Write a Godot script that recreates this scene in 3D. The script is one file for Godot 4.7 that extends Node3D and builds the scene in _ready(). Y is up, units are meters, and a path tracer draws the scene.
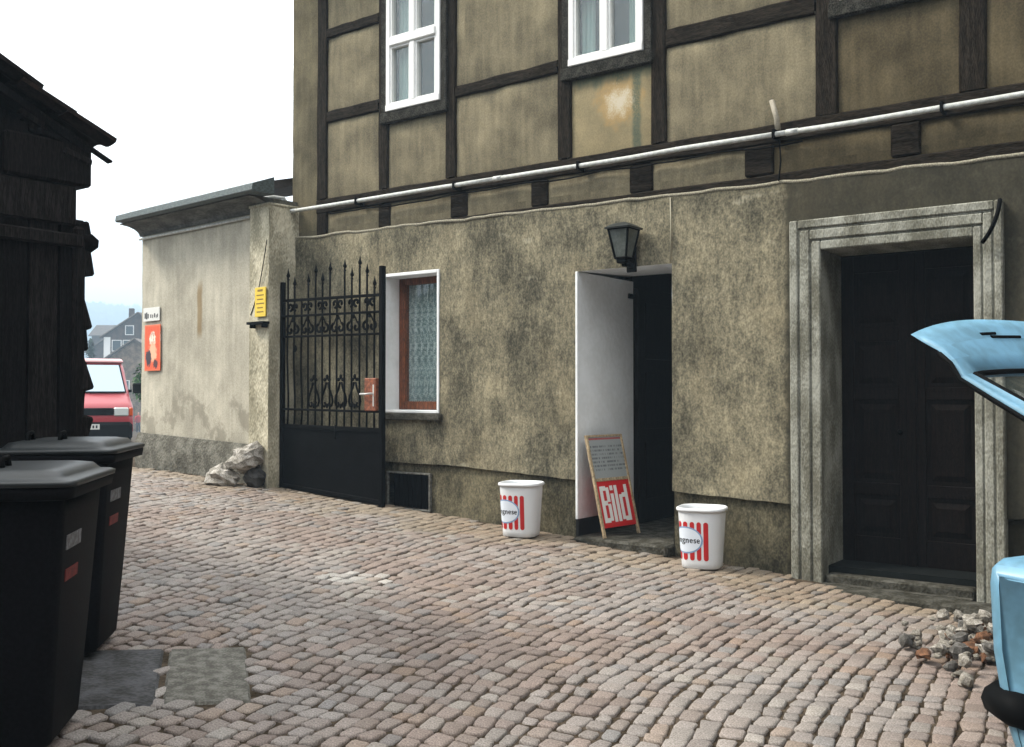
extends Node3D

var M := {}
var T := {}
var used := {}
var rng := RandomNumberGenerator.new()
var noise := FastNoiseLite.new()

# ---------------------------------------------------------------- ground profile
var GX := [-900.0, -120.0, -80.0, -40.0, -22.0, -16.0, -12.5, -10.5, -9.3, -7.55, -6.88, -5.05, -4.07, -3.0, -1.4, 3.0, 12.0, 60.0, 400.0]
var GY := [-2.0, -2.2, -1.9, -0.9, 0.06, 0.3, 0.37, 0.34, 0.28, 0.15, 0.1, -0.02, -0.08, -0.14, -0.24, -0.42, -0.6, -1.0, -1.0]

func g(x: float, z: float) -> float:
	var y: float = GY[0]
	for i in range(GX.size() - 1):
		if x >= GX[i] and x <= GX[i + 1]:
			y = lerpf(GY[i], GY[i + 1], (x - GX[i]) / (GX[i + 1] - GX[i]))
			break
	return y + 0.012 * clampf(z, -3.0, 12.0)

# ---------------------------------------------------------------- mesh helpers
func mb(smooth := false) -> SurfaceTool:
	var s := SurfaceTool.new()
	s.begin(Mesh.PRIMITIVE_TRIANGLES)
	s.set_smooth_group(0 if smooth else -1)
	return s

func tri(s: SurfaceTool, a: Vector3, b: Vector3, c: Vector3) -> void:
	var n := (b - a).cross(c - a).abs()
	for p: Vector3 in [a, c, b]:
		if n.x >= n.y and n.x >= n.z:
			s.set_uv(Vector2(p.z, -p.y))
		elif n.y >= n.z:
			s.set_uv(Vector2(p.x, p.z))
		else:
			s.set_uv(Vector2(p.x, -p.y))
		s.add_vertex(p)

func quad(s: SurfaceTool, a: Vector3, b: Vector3, c: Vector3, d: Vector3) -> void:
	tri(s, a, b, c)
	tri(s, a, c, d)

func box(s: SurfaceTool, c: Vector3, size: Vector3, bev := 0.0, xf := Transform3D.IDENTITY) -> void:
	var h := size * 0.5
	if bev <= 0.0:
		var p := []
		for i in 8:
			p.append(xf * (c + Vector3(h.x * (1 if i & 1 else -1), h.y * (1 if i & 2 else -1), h.z * (1 if i & 4 else -1))))
		quad(s, p[4], p[5], p[7], p[6]); quad(s, p[1], p[0], p[2], p[3])
		quad(s, p[5], p[1], p[3], p[7]); quad(s, p[0], p[4], p[6], p[2])
		quad(s, p[6], p[7], p[3], p[2]); quad(s, p[0], p[1], p[5], p[4])
		return
	var b := minf(bev, minf(h.x, minf(h.y, h.z)) * 0.49)
	var X := {}
	for i in 8:
		var sg := Vector3(1 if i & 1 else -1, 1 if i & 2 else -1, 1 if i & 4 else -1)
		for ax in 3:
			var q := Vector3(sg.x * (h.x - b), sg.y * (h.y - b), sg.z * (h.z - b))
			q[ax] = sg[ax] * h[ax]
			X[i * 3 + ax] = xf * (c + q)
	var cc := xf * c
	var polys := []
	for ax in 3:
		var o1 := (ax + 1) % 3
		var o2 := (ax + 2) % 3
		for sg in [0, 1]:
			var base: int = sg << ax
			var q := [base, base | (1 << o1), base | (1 << o1) | (1 << o2), base | (1 << o2)]
			polys.append([X[q[0] * 3 + ax], X[q[1] * 3 + ax], X[q[2] * 3 + ax], X[q[3] * 3 + ax]])
		# edges running along ax
		for e in 4:
			var base2: int = ((e & 1) << o1) | ((e >> 1) << o2)
			var far: int = base2 | (1 << ax)
			polys.append([X[base2 * 3 + o1], X[far * 3 + o1], X[far * 3 + o2], X[base2 * 3 + o2]])
	for i in 8:
		polys.append([X[i * 3], X[i * 3 + 1], X[i * 3 + 2]])
	for p in polys:
		var n: Vector3 = (p[1] - p[0]).cross(p[2] - p[0])
		if n.dot(p[0] - cc) < 0.0:
			p.reverse()
		if p.size() == 4:
			quad(s, p[0], p[1], p[2], p[3])
		else:
			tri(s, p[0], p[1], p[2])

func bx(s: SurfaceTool, x0: float, x1: float, y0: float, y1: float, z0: float, z1: float, bev := 0.0) -> void:
	box(s, Vector3((x0 + x1) * 0.5, (y0 + y1) * 0.5, (z0 + z1) * 0.5), Vector3(absf(x1 - x0), absf(y1 - y0), absf(z1 - z0)), bev)

func tube(s: SurfaceTool, pts: Array, r: float, seg := 8, r2 := -1.0) -> void:
	if r2 < 0.0:
		r2 = r
	var rings := []
	var n := pts.size()
	var refv := Vector3.UP
	for i in n:
		var d: Vector3 = (pts[mini(i + 1, n - 1)] - pts[maxi(i - 1, 0)]).normalized()
		if absf(d.dot(refv)) > 0.95:
			refv = Vector3.RIGHT if absf(d.x) < 0.8 else Vector3.BACK
		var a := d.cross(refv).normalized()
		var b := d.cross(a).normalized()
		refv = -b if absf(b.dot(refv)) > 0.3 and (-b).dot(refv) > 0 else b
		var rr := lerpf(r, r2, float(i) / maxf(1, n - 1))
		var ring := []
		for k in seg:
			var t := TAU * k / seg
			ring.append(pts[i] + (a * cos(t) + b * sin(t)) * rr)
		rings.append(ring)
	for i in n - 1:
		for k in seg:
			var k2 := (k + 1) % seg
			quad(s, rings[i][k], rings[i + 1][k], rings[i + 1][k2], rings[i][k2])
	for k in range(1, seg - 1):
		tri(s, rings[0][0], rings[0][k], rings[0][k + 1])
		tri(s, rings[n - 1][0], rings[n - 1][k + 1], rings[n - 1][k])

func lathe(s: SurfaceTool, prof: Array, seg: int, xf: Transform3D, pw := 2.0) -> void:
	# prof: Vector2(radius, y) from bottom to top; pw > 2 gives a rounded square
	var rings := []
	for p: Vector2 in prof:
		var ring := []
		for k in seg:
			var t := TAU * k / seg
			var c := cos(t)
			var sn := sin(t)
			var q := pow(pow(absf(c), pw) + pow(absf(sn), pw), -1.0 / pw)
			ring.append(xf * Vector3(c * q * p.x, p.y, sn * q * p.x))
		rings.append(ring)
	for i in rings.size() - 1:
		for k in seg:
			var k2 := (k + 1) % seg
			quad(s, rings[i][k], rings[i + 1][k], rings[i + 1][k2], rings[i][k2])

func ball(s: SurfaceTool, c: Vector3, r: Vector3, seg := 10, rows := 6) -> void:
	var prof := []
	for i in rows + 1:
		var a := -PI / 2 + PI * i / rows
		prof.append(Vector2(maxf(cos(a), 0.001), sin(a)))
	lathe(s, prof, seg, Transform3D(Basis.from_scale(r), c))

func prism(s: SurfaceTool, poly: PackedVector2Array, d0: float, d1: float, xf := Transform3D.IDENTITY) -> void:
	# polygon in local xy, extruded along local z from d0 to d1
	var pl := poly
	if Geometry2D.is_polygon_clockwise(pl):
		pl = poly.duplicate(); pl.reverse()
	var ix := Geometry2D.triangulate_polygon(pl)
	for k in range(0, ix.size(), 3):
		var a := pl[ix[k]]; var b := pl[ix[k + 1]]; var c := pl[ix[k + 2]]
		if (b - a).cross(c - a) < 0.0:
			var t := b; b = c; c = t
		tri(s, xf * Vector3(a.x, a.y, d1), xf * Vector3(b.x, b.y, d1), xf * Vector3(c.x, c.y, d1))
		tri(s, xf * Vector3(a.x, a.y, d0), xf * Vector3(c.x, c.y, d0), xf * Vector3(b.x, b.y, d0))
	var n := pl.size()
	for k in n:
		var a2 := pl[k]; var b2 := pl[(k + 1) % n]
		quad(s, xf * Vector3(a2.x, a2.y, d0), xf * Vector3(b2.x, b2.y, d0), xf * Vector3(b2.x, b2.y, d1), xf * Vector3(a2.x, a2.y, d1))

func hull(s: SurfaceTool, prof: PackedVector2Array, hw: Callable, r: float) -> void:
	# vehicle shell: closed side outline (u forward along x, y up) swept across z with rounded shoulders
	var pl := prof
	if Geometry2D.is_polygon_clockwise(pl):
		pl = prof.duplicate(); pl.reverse()
	var n := pl.size()
	var nor := []
	for i in n:
		var e1 := (pl[i] - pl[(i + n - 1) % n]).normalized()
		var e2 := (pl[(i + 1) % n] - pl[i]).normalized()
		var t := (e1 + e2).normalized()
		nor.append(Vector2(t.y, -t.x))
	var cols := [-1.0, -0.97, -0.9, -0.75, -0.5, 0.0, 0.5, 0.75, 0.9, 0.97, 1.0]
	var grid := []
	for i in n:
		var row := []
		for j in cols.size():
			var w: float = hw.call(pl[i])
			var k := signf(cols[j])
			var q := absf(cols[j])
			var zz := 0.0
			var off := 0.0
			if q <= 0.5:
				zz = k * q * 2.0 * (w - r)
			else:
				var a := (q - 0.5) * 2.0 * PI / 2
				zz = k * (w - r + r * sin(a))
				off = r * (1.0 - cos(a))
			var p: Vector2 = pl[i] - nor[i] * off
			row.append(Vector3(p.x, p.y, zz))
		grid.append(row)
	for i in n:
		var i2 := (i + 1) % n
		for j in cols.size() - 1:
			quad(s, grid[i][j], grid[i][j + 1], grid[i2][j + 1], grid[i2][j])
	var ix := Geometry2D.triangulate_polygon(pl)
	var L := cols.size() - 1
	for k in range(0, ix.size(), 3):
		tri(s, grid[ix[k]][L], grid[ix[k + 1]][L], grid[ix[k + 2]][L])
		tri(s, grid[ix[k]][0], grid[ix[k + 2]][0], grid[ix[k + 1]][0])

func wall_grid(s: SurfaceTool, x0: float, x1: float, y0: float, y1: float, holes: Array, step: float, f: Callable) -> void:
	var xs := [x0, x1]
	var ys := [y0, y1]
	for h in holes:
		xs.append(clampf(h[0], x0, x1)); xs.append(clampf(h[1], x0, x1))
		ys.append(clampf(h[2], y0, y1)); ys.append(clampf(h[3], y0, y1))
	xs = fine(xs, step)
	ys = fine(ys, step)
	for i in xs.size() - 1:
		for j in ys.size() - 1:
			var c := Vector2((xs[i] + xs[i + 1]) * 0.5, (ys[j] + ys[j + 1]) * 0.5)
			var skip := false
			for h in holes:
				if c.x > h[0] and c.x < h[1] and c.y > h[2] and c.y < h[3]:
					skip = true
			if not skip:
				quad(s, f.call(xs[i], ys[j]), f.call(xs[i + 1], ys[j]), f.call(xs[i + 1], ys[j + 1]), f.call(xs[i], ys[j + 1]))

func fine(a: Array, step: float) -> Array:
	a.sort()
	var out := []
	for i in a.size() - 1:
		var d: float = a[i + 1] - a[i]
		if d < 0.0005:
			continue
		var n := maxi(1, int(round(d / step)))
		for k in n:
			out.append(a[i] + d * k / n)
	out.append(a[a.size() - 1])
	return out

# ---------------------------------------------------------------- scene helpers
func numbered(called: String) -> String:
	var n: int = used.get(called, 0)
	used[called] = n + 1
	return called if n == 0 else "%s_%03d" % [called, n]

func obj(called: String, s: SurfaceTool, m: Material, parent: Node3D) -> MeshInstance3D:
	s.generate_normals()
	return put(called, s.commit(), m, parent)

func put(called: String, mesh: Mesh, m: Material, parent: Node3D) -> MeshInstance3D:
	var o := MeshInstance3D.new()
	o.mesh = mesh
	o.material_override = m
	if parent == self:
		o.name = numbered(called)
		add_child(o)
	else:
		o.name = called
		parent.add_child(o, true)
		if parent.has_meta("abs"):
			o.position = -parent.position
	return o

func thing(called: String, label: String, category: String, at: Vector3, turn := 0.0, absolute := false, group := "") -> Node3D:
	var o := Node3D.new()
	o.name = numbered(called)
	add_child(o)
	o.position = at
	o.rotation_degrees.y = turn
	if absolute:
		o.set_meta("abs", true)
	o.set_meta("label", label)
	o.set_meta("category", category)
	if group != "":
		o.set_meta("group", group)
	return o

func tag(o: Node3D, label: String, category: String, group := "") -> void:
	o.set_meta("label", label)
	o.set_meta("category", category)
	if group != "":
		o.set_meta("group", group)

func piece(called: String, parent: Node3D, m: Material, x0: float, x1: float, y0: float, y1: float, z0: float, z1: float, bev := 0.0) -> MeshInstance3D:
	var s := mb()
	bx(s, x0, x1, y0, y1, z0, z1, bev)
	return obj(called, s, m, parent)

# ---------------------------------------------------------------- textures and materials
func paint(w: int, h: int, f: Callable) -> ImageTexture:
	var im := Image.create(w, h, false, Image.FORMAT_RGB8)
	for y in h:
		for x in w:
			im.set_pixel(x, y, f.call(x, y))
	return ImageTexture.create_from_image(im)

func seamless(freq: float, seed_: int, oct := 4) -> Image:
	var n := FastNoiseLite.new()
	n.noise_type = FastNoiseLite.TYPE_SIMPLEX_SMOOTH
	n.frequency = freq
	n.seed = seed_
	n.fractal_octaves = oct
	var im := n.get_seamless_image(512, 512, false, false, 0.15)
	im.convert(Image.FORMAT_RGB8)
	return im

func ramp(im: Image, a: Color, b: Color, im2: Image = null) -> ImageTexture:
	return paint(im.get_width(), im.get_height(), func(x, y):
		var v := im.get_pixel(x, y).r
		if im2 != null:
			v = v * 0.6 + im2.get_pixel(x, y).r * 0.4
		return a.lerp(b, smoothstep(0.25, 0.75, v)))

func bump(im: Image, k: float) -> ImageTexture:
	var b := im.duplicate()
	b.bump_map_to_normal_map(k)
	return ImageTexture.create_from_image(b)

func mat(key: String, col: Color, rough := 0.9, tex: Texture2D = null, sc := Vector3.ONE, nrm: Texture2D = null, nk := 1.0) -> StandardMaterial3D:
	var m := StandardMaterial3D.new()
	m.albedo_color = col
	m.roughness = rough
	if tex != null:
		m.albedo_texture = tex
	if nrm != null:
		m.normal_enabled = true
		m.normal_texture = nrm
		m.normal_scale = nk
	m.uv1_scale = sc
	M[key] = m
	return m

func make_materials() -> void:
	noise.noise_type = FastNoiseLite.TYPE_SIMPLEX_SMOOTH
	noise.seed = 11
	noise.frequency = 1.0
	noise.fractal_octaves = 3
	var coarse := seamless(0.008, 3, 5)
	var finer := seamless(0.05, 5, 4)
	var grain := seamless(0.18, 8, 2)
	T.mottle = ramp(coarse, Color(0.62, 0.61, 0.58), Color(1, 1, 1), finer)
	T.soft = ramp(coarse, Color(0.84, 0.84, 0.82), Color(1, 1, 1), finer)
	T.stone = ramp(coarse, Color(0.68, 0.68, 0.66), Color(1, 1, 1), grain)
	T.white = ramp(coarse, Color(0.96, 0.96, 0.955), Color(1, 1, 1), finer)
	T.worn = ramp(coarse, Color(0.66, 0.65, 0.62), Color(1, 1, 1), grain)
	T.gritty = ramp(finer, Color(0.7, 0.69, 0.67), Color(1, 1, 1), grain)
	T.wood = ramp(finer, Color(0.5, 0.49, 0.47), Color(1, 1, 1), coarse)
	T.bump_fine = bump(finer, 5.0)
	T.bump_grain = bump(grain, 3.0)
	T.bump_coarse = bump(coarse, 12.0)
	T.plaster = facade_texture(false)
	T.panel = panel_texture()
	T.yard = yard_texture()
	mat("plaster", Color.WHITE, 0.95, T.plaster, Vector3(1.0 / 12.0, 1.0 / 4.0, 1), T.bump_fine, 1.0)
	M.plaster.uv1_offset = Vector3(9.2 / 12.0, 3.4 / 4.0, 0)
	M.plaster.normal_scale = 0.0
	M.plaster.normal_enabled = false
	mat("plinth", Color(0.8, 0.8, 0.79), 0.95, T.plaster, Vector3(1.0 / 12.0, 1.0 / 4.0, 1))
	M.plinth.uv1_offset = M.plaster.uv1_offset
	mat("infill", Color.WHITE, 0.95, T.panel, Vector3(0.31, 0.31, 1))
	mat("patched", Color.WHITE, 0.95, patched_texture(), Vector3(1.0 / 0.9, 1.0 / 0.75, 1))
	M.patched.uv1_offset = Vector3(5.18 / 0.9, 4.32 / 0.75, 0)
	mat("infill_shaded", Color(0.74, 0.72, 0.69), 0.95, T.panel, Vector3(0.31, 0.31, 1))  # same infill with the dimmer light of the right bays put into its colour
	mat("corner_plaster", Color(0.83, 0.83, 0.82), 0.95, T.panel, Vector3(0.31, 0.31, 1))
	mat("timber_v", Color(0.205, 0.182, 0.155), 0.85, T.wood, Vector3(6.0, 0.5, 1), T.bump_fine, 0.8)
	mat("timber_h", Color(0.205, 0.182, 0.155), 0.85, T.wood, Vector3(0.5, 6.0, 1), T.bump_fine, 0.8)
	mat("surround", Color(0.27, 0.265, 0.245), 0.8, T.wood, Vector3(2.0, 2.0, 1))
	mat("bead", Color(0.62, 0.6, 0.53), 0.95, T.gritty, Vector3(2, 2, 1))
	mat("white_paint", Color(0.9, 0.9, 0.89), 0.6, T.white, Vector3(0.8, 0.8, 1))
	mat("white_wall", Color(0.91, 0.92, 0.925), 0.85, T.white, Vector3(0.5, 0.5, 1), T.bump_fine, 0.15)
	mat("skirting", Color(0.06, 0.06, 0.065), 0.6, T.gritty, Vector3(2, 2, 1))
	mat("brown_wood", Color(0.56, 0.31, 0.17), 0.55, T.wood, Vector3(8, 0.7, 1))
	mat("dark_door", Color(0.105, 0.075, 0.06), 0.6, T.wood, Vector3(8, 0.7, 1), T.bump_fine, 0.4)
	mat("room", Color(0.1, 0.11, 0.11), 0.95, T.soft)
	mat("stone", Color(0.6, 0.6, 0.56), 0.92, T.worn, Vector3(0.7, 0.35, 1), T.bump_fine, 0.35)
	mat("step", Color(0.34, 0.335, 0.31), 0.9, T.mottle, Vector3(1.3, 1.3, 1), T.bump_fine, 0.8)
	mat("yard", Color.WHITE, 0.95, T.yard, Vector3(1.0 / 4.0, 1.0 / 4.0, 1))
	mat("yard_base", Color(0.45, 0.44, 0.4), 0.95, T.mottle, Vector3(0.8, 0.8, 1), T.bump_fine, 0.8)
	mat("pier", Color(0.8, 0.77, 0.68), 0.95, T.stone, Vector3(0.5, 0.25, 1), T.bump_fine, 0.4)
	mat("cornice", Color(0.4, 0.4, 0.38), 0.9, T.mottle, Vector3(0.5, 1, 1))
	mat("zinc", Color(0.36, 0.4, 0.4), 0.55, T.gritty, Vector3(0.7, 1.5, 1))
	M.zinc.metallic = 0.3
	mat("pipe", Color(0.8, 0.81, 0.8), 0.75, T.soft, Vector3(3, 3, 1))
	mat("iron", Color(0.04, 0.042, 0.047), 0.65, T.gritty, Vector3(3, 3, 1))
	mat("sheet_iron", Color(0.045, 0.047, 0.052), 0.6, T.mottle, Vector3(0.8, 0.8, 1))
	mat("lock_plate", Color(0.6, 0.34, 0.22), 0.6, T.mottle, Vector3(4, 4, 1))
	mat("hatch_edge", Color(0.5, 0.5, 0.48), 0.7, T.mottle, Vector3(4, 4, 1))
	mat("chrome", Color(0.75, 0.75, 0.74), 0.35)
	mat("plastic_white", Color(0.86, 0.87, 0.88), 0.45)
	mat("red_print", Color(0.72, 0.09, 0.1), 0.5)
	mat("badge_white", Color(0.86, 0.89, 0.93), 0.5)
	mat("badge_blue", Color(0.5, 0.62, 0.76), 0.5)
	mat("ink", Color(0.06, 0.07, 0.09), 0.6)
	mat("pale_wood", Color(0.78, 0.69, 0.55), 0.7, T.wood, Vector3(10, 1, 1))
	mat("newsprint", Color.WHITE, 0.8, newsprint_texture(), Vector3(1, 1, 1))
	mat("yellow", Color(0.86, 0.74, 0.24), 0.6)
	mat("notice_ink", Color(0.5, 0.4, 0.1), 0.6)
	mat("sign_white", Color(0.82, 0.82, 0.8), 0.6)
	mat("poster", Color.WHITE, 0.6, poster_texture(), Vector3(1, 1, 1))
	mat("rock", Color(0.72, 0.7, 0.67), 0.95, T.mottle, Vector3(2, 2, 1), T.bump_fine, 1.0)
	mat("bin", Color(0.075, 0.073, 0.085), 0.6, T.gritty, Vector3(1.5, 1.5, 1))
	mat("bin_lid", Color(0.1, 0.122, 0.132), 0.45, T.soft, Vector3(1.5, 1.5, 1))
	mat("rubber", Color(0.04, 0.04, 0.043), 0.7)
	mat("sticker_white", Color(0.5, 0.5, 0.52), 0.7, T.mottle, Vector3(5, 5, 1))
	mat("sticker_red", Color(0.5, 0.13, 0.12), 0.7, T.mottle, Vector3(5, 5, 1))
	mat("plank", Color(0.15, 0.135, 0.13), 0.95, T.wood, Vector3(9, 0.6, 1), T.bump_fine, 0.8)
	mat("plank_b", Color(0.18, 0.165, 0.16), 0.95, T.wood, Vector3(7, 0.5, 1), T.bump_fine, 0.8)
	mat("plank_c", Color(0.12, 0.11, 0.11), 0.95, T.wood, Vector3(11, 0.8, 1), T.bump_fine, 0.8)
	mat("tile", Color(0.13, 0.11, 0.1), 0.9, T.mottle, Vector3(2, 2, 1))
	mat("tile_b", Color(0.17, 0.13, 0.11), 0.9, T.mottle, Vector3(2, 2, 1))
	var cob := mat("cobble", Color.WHITE, 0.72, T.gritty, Vector3(3.1, 3.1, 1), T.bump_fine, 0.6)
	cob.vertex_color_use_as_albedo = true
	mat("ground", Color(0.34, 0.3, 0.255), 0.95, T.mottle, Vector3(0.9, 0.9, 1), T.bump_fine, 1.0)
	mat("slab", Color(0.47, 0.46, 0.43), 0.9, T.mottle, Vector3(2.2, 2.2, 1), T.bump_fine, 0.7)
	mat("slab_shaded", Color(0.3, 0.3, 0.31), 0.9, T.mottle, Vector3(1.1, 1.1, 1), T.bump_fine, 0.7)  # flagstone colour darkened to carry the shade beside the bins
	var blue := mat("car_blue", Color(0.42, 0.61, 0.72), 0.5, T.soft, Vector3(0.5, 0.5, 1))
	blue.clearcoat_enabled = true
	blue.clearcoat = 0.12
	blue.clearcoat_roughness = 0.2
	var red := mat("van_red", Color(0.58, 0.13, 0.17), 0.4)
	red.clearcoat_enabled = true
	red.clearcoat = 0.6
	mat("black_plastic", Color(0.045, 0.047, 0.05), 0.6)
	mat("dark_interior", Color(0.05, 0.05, 0.055), 0.9)
	var gl := mat("glass", Color(0.5, 0.6, 0.6, 0.07), 0.03)
	gl.transparency = BaseMaterial3D.TRANSPARENCY_ALPHA
	var cg := mat("car_glass", Color(0.16, 0.2, 0.22), 0.04)
	cg.metallic = 0.1
	mat("headlight", Color(0.75, 0.77, 0.76), 0.15)
	mat("orange", Color(0.75, 0.3, 0.08), 0.3)
	var cur := mat("lace", Color(0.86, 0.9, 0.9), 0.95, lace_texture(), Vector3(1, 1, 1))
	cur.backlight_enabled = true
	cur.backlight = Color(0.3, 0.3, 0.3)
	mat("curtain", Color(0.55, 0.66, 0.63), 0.95)
	mat("house_wall", Color(0.5, 0.43, 0.36), 0.95, T.mottle, Vector3(0.3, 0.3, 1))
	mat("house_brown", Color(0.27, 0.2, 0.16), 0.95, T.mottle, Vector3(0.3, 0.3, 1))
	mat("house_white", Color(0.84, 0.84, 0.83), 0.9)
	mat("slate", Color(0.3, 0.27, 0.26), 0.8, T.mottle, Vector3(0.4, 0.4, 1))
	mat("slate_pale", Color(0.42, 0.38, 0.35), 0.8, T.mottle, Vector3(0.4, 0.4, 1))
	mat("leaf", Color(0.16, 0.3, 0.13), 0.8)
	mat("conifer", Color(0.1, 0.2, 0.15), 0.9)
	mat("bark", Color(0.2, 0.16, 0.13), 0.95)
	mat("hill", Color(0.17, 0.25, 0.15), 1.0, T.mottle, Vector3(0.02, 0.02, 1))
	mat("jacket", Color(0.6, 0.12, 0.12), 0.9)
	mat("skin", Color(0.72, 0.52, 0.43), 0.7)
	mat("trousers", Color(0.1, 0.1, 0.13), 0.9)
	mat("hair", Color(0.12, 0.08, 0.06), 0.9)
	dull(["plaster", "plinth", "infill", "infill_shaded", "corner_plaster", "timber_v", "timber_h", "surround", "dark_door", "plank", "plank_b", "plank_c", "tile", "tile_b", "room", "iron", "sheet_iron", "bin", "black_plastic", "stone", "step", "yard", "pier", "ground", "hill"])

func van_glass_material() -> StandardMaterial3D:
	var m := mat("van_glass", Color(0.62, 0.68, 0.72), 0.06)
	m.metallic = 0.35
	return m

func dull(keys: Array) -> void:
	for k in keys:
		M[k].metallic_specular = 0.15

func nz(x: float, y: float, k: int) -> float:
	return noise.get_noise_3d(x, y, 7.3 * k)

func facade_texture(_d: bool) -> ImageTexture:
	# weathered roughcast: 12 m wide, 4 m high, with brushed vertical streaks, soot and pale patches
	var W := 1800
	var H := 600
	return paint(W, H, func(px: int, py: int):
		var x := -9.2 + 12.0 * px / W
		var y := 3.4 - 4.0 * py / H
		var st := nz(x * 11.0, y * 1.6, 1) * 0.45 + nz(x * 30.0, y * 13.0, 2) * 0.7
		var bl := nz(x * 1.1, y * 1.1, 3) + 0.6 * nz(x * 3.2, y * 2.4, 4)
		var gr := nz(x * 58.0, y * 40.0, 5)
		var pit := nz(x * 15.0, y * 13.0, 6)
		var v := 0.47 + 0.38 * st + 0.42 * bl + 0.44 * gr + 0.18 * pit
		# the newer, darker render round the stone doorway
		var d := smoothstep(-3.06, -3.0, x + 0.02 * nz(x, y * 6.0, 8))
		v = lerpf(v, 0.02 + 0.3 * v, d)
		v = clampf(v, 0.0, 1.0)
		var c := Color(0.25, 0.243, 0.21).lerp(Color(0.63, 0.595, 0.495), v)
		var och := smoothstep(0.1, 0.7, nz(x * 1.6, y * 0.8, 10))
		c = c.lerp(Color(0.52, 0.47, 0.37), 0.2 * och)
		c = c.lerp(Color(c.r * 0.8, c.g * 0.8, c.b * 0.8), d)
		var pale := (1.0 - 0.7 * d) * smoothstep(0.5, 0.8, nz(x * 2.1, y * 6.0, 12) + 0.25 * st)
		c = c.lerp(Color(0.68, 0.66, 0.58), 0.45 * pale)
		return c)

func panel_texture() -> ImageTexture:
	return paint(640, 640, func(px: int, py: int):
		var x := px * 0.005
		var y := py * 0.005
		var bl := nz(x * 1.6 + 40.0, y * 1.6, 21) + 0.6 * nz(x * 4.0, y * 4.0, 22)
		var st := nz(x * 12.0, y * 1.2, 23)
		var gr := nz(x * 60.0, y * 50.0, 24)
		var v := clampf(0.52 + 0.32 * bl + 0.2 * st + 0.32 * gr, 0.0, 1.0)
		var c := Color(0.32, 0.3, 0.25).lerp(Color(0.58, 0.54, 0.44), v)
		return c)

func patched_texture() -> ImageTexture:
	# ochre panel with a blotch of white filler and green algae streaks below the window
	return paint(220, 180, func(px: int, py: int):
		var x := px * 0.0041
		var y := py * 0.0042
		var gr := nz(x * 60.0, y * 50.0, 71)
		var bl := nz(x * 4.0, y * 4.0, 72)
		var c := Color(0.42, 0.385, 0.29).lerp(Color(0.62, 0.56, 0.42), clampf(0.5 + 0.3 * bl + 0.3 * gr, 0.0, 1.0))
		var d := Vector2((x - 0.56) / 0.22, (y - 0.3) / 0.2).length() + 0.35 * nz(x * 7.0, y * 7.0, 73) + 0.35 * gr
		c = c.lerp(Color(0.66, 0.53, 0.33), 0.6 * smoothstep(1.4, 0.8, d))
		c = c.lerp(Color(0.78, 0.76, 0.7), 0.75 * smoothstep(0.95, 0.1, d))
		var alg := smoothstep(0.06, 0.02, absf(x - 0.74 + 0.02 * nz(x, y * 6.0, 74))) + smoothstep(0.14, 0.02, y + 0.08 * nz(x * 9.0, y * 3.0, 75))
		c = c.lerp(Color(0.2, 0.27, 0.24), 0.7 * clampf(alg, 0.0, 1.0) * (0.75 + 0.5 * gr))
		return c)

func yard_texture() -> ImageTexture:
	# local metres: s 0..4 to the left of the gate pier, height 0..4
	return paint(800, 800, func(px: int, py: int):
		var x := px * 0.005
		var y := 4.0 - py * 0.005
		var bl := nz(x * 1.2 + 90.0, y * 1.0, 31) + 0.6 * nz(x * 4.0, y * 3.0, 32)
		var st := nz(x * 10.0, y * 0.8, 33)
		var gr := nz(x * 40.0, y * 40.0, 34)
		var v := clampf(0.6 + 0.24 * bl + 0.14 * st + 0.2 * gr, 0.0, 1.0)
		var c := Color(0.46, 0.445, 0.4).lerp(Color(0.81, 0.785, 0.715), v)
		# brown run of water down from the conduit
		var run := smoothstep(0.07, 0.03, absf(x - 1.2 + 0.03 * nz(x, y * 2.0, 35))) * smoothstep(2.0, 2.15, y) * smoothstep(2.8, 2.6, y)
		c = c.lerp(Color(0.5, 0.42, 0.3), 0.7 * run)
		# flaked patches above the base where grey undercoat shows
		var fl := smoothstep(-0.05, 0.45, 0.25 * nz(x * 30.0, y * 30.0, 38) + nz(x * 2.6, y * 2.2, 36) + 0.35 * nz(x * 9.0, y * 9.0, 37) + 0.22 - absf(y - 1.0) * 1.2) * smoothstep(1.55, 1.2, y)
		c = c.lerp(Color(0.46, 0.44, 0.39), 0.5 * fl)
		return c)

func newsprint_texture() -> ImageTexture:
	return paint(256, 256, func(px: int, py: int):
		var c := Color(0.55, 0.565, 0.56)
		var row := int(py / 24.0)
		var inrow: int = py % 24
		if py < 18:
			c = Color(0.62, 0.2, 0.2) if py > 5 else c
		elif inrow > 5 and inrow < 18 and (row > 1 and row < 9):
			var k := nz(px * 0.09, row * 3.1, 41)
			if k > -0.05:
				c = Color(0.33, 0.34, 0.35)
		return c.lerp(Color(0.5, 0.52, 0.52), 0.3 + 0.2 * nz(px * 0.05, py * 0.05, 42)))

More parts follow.
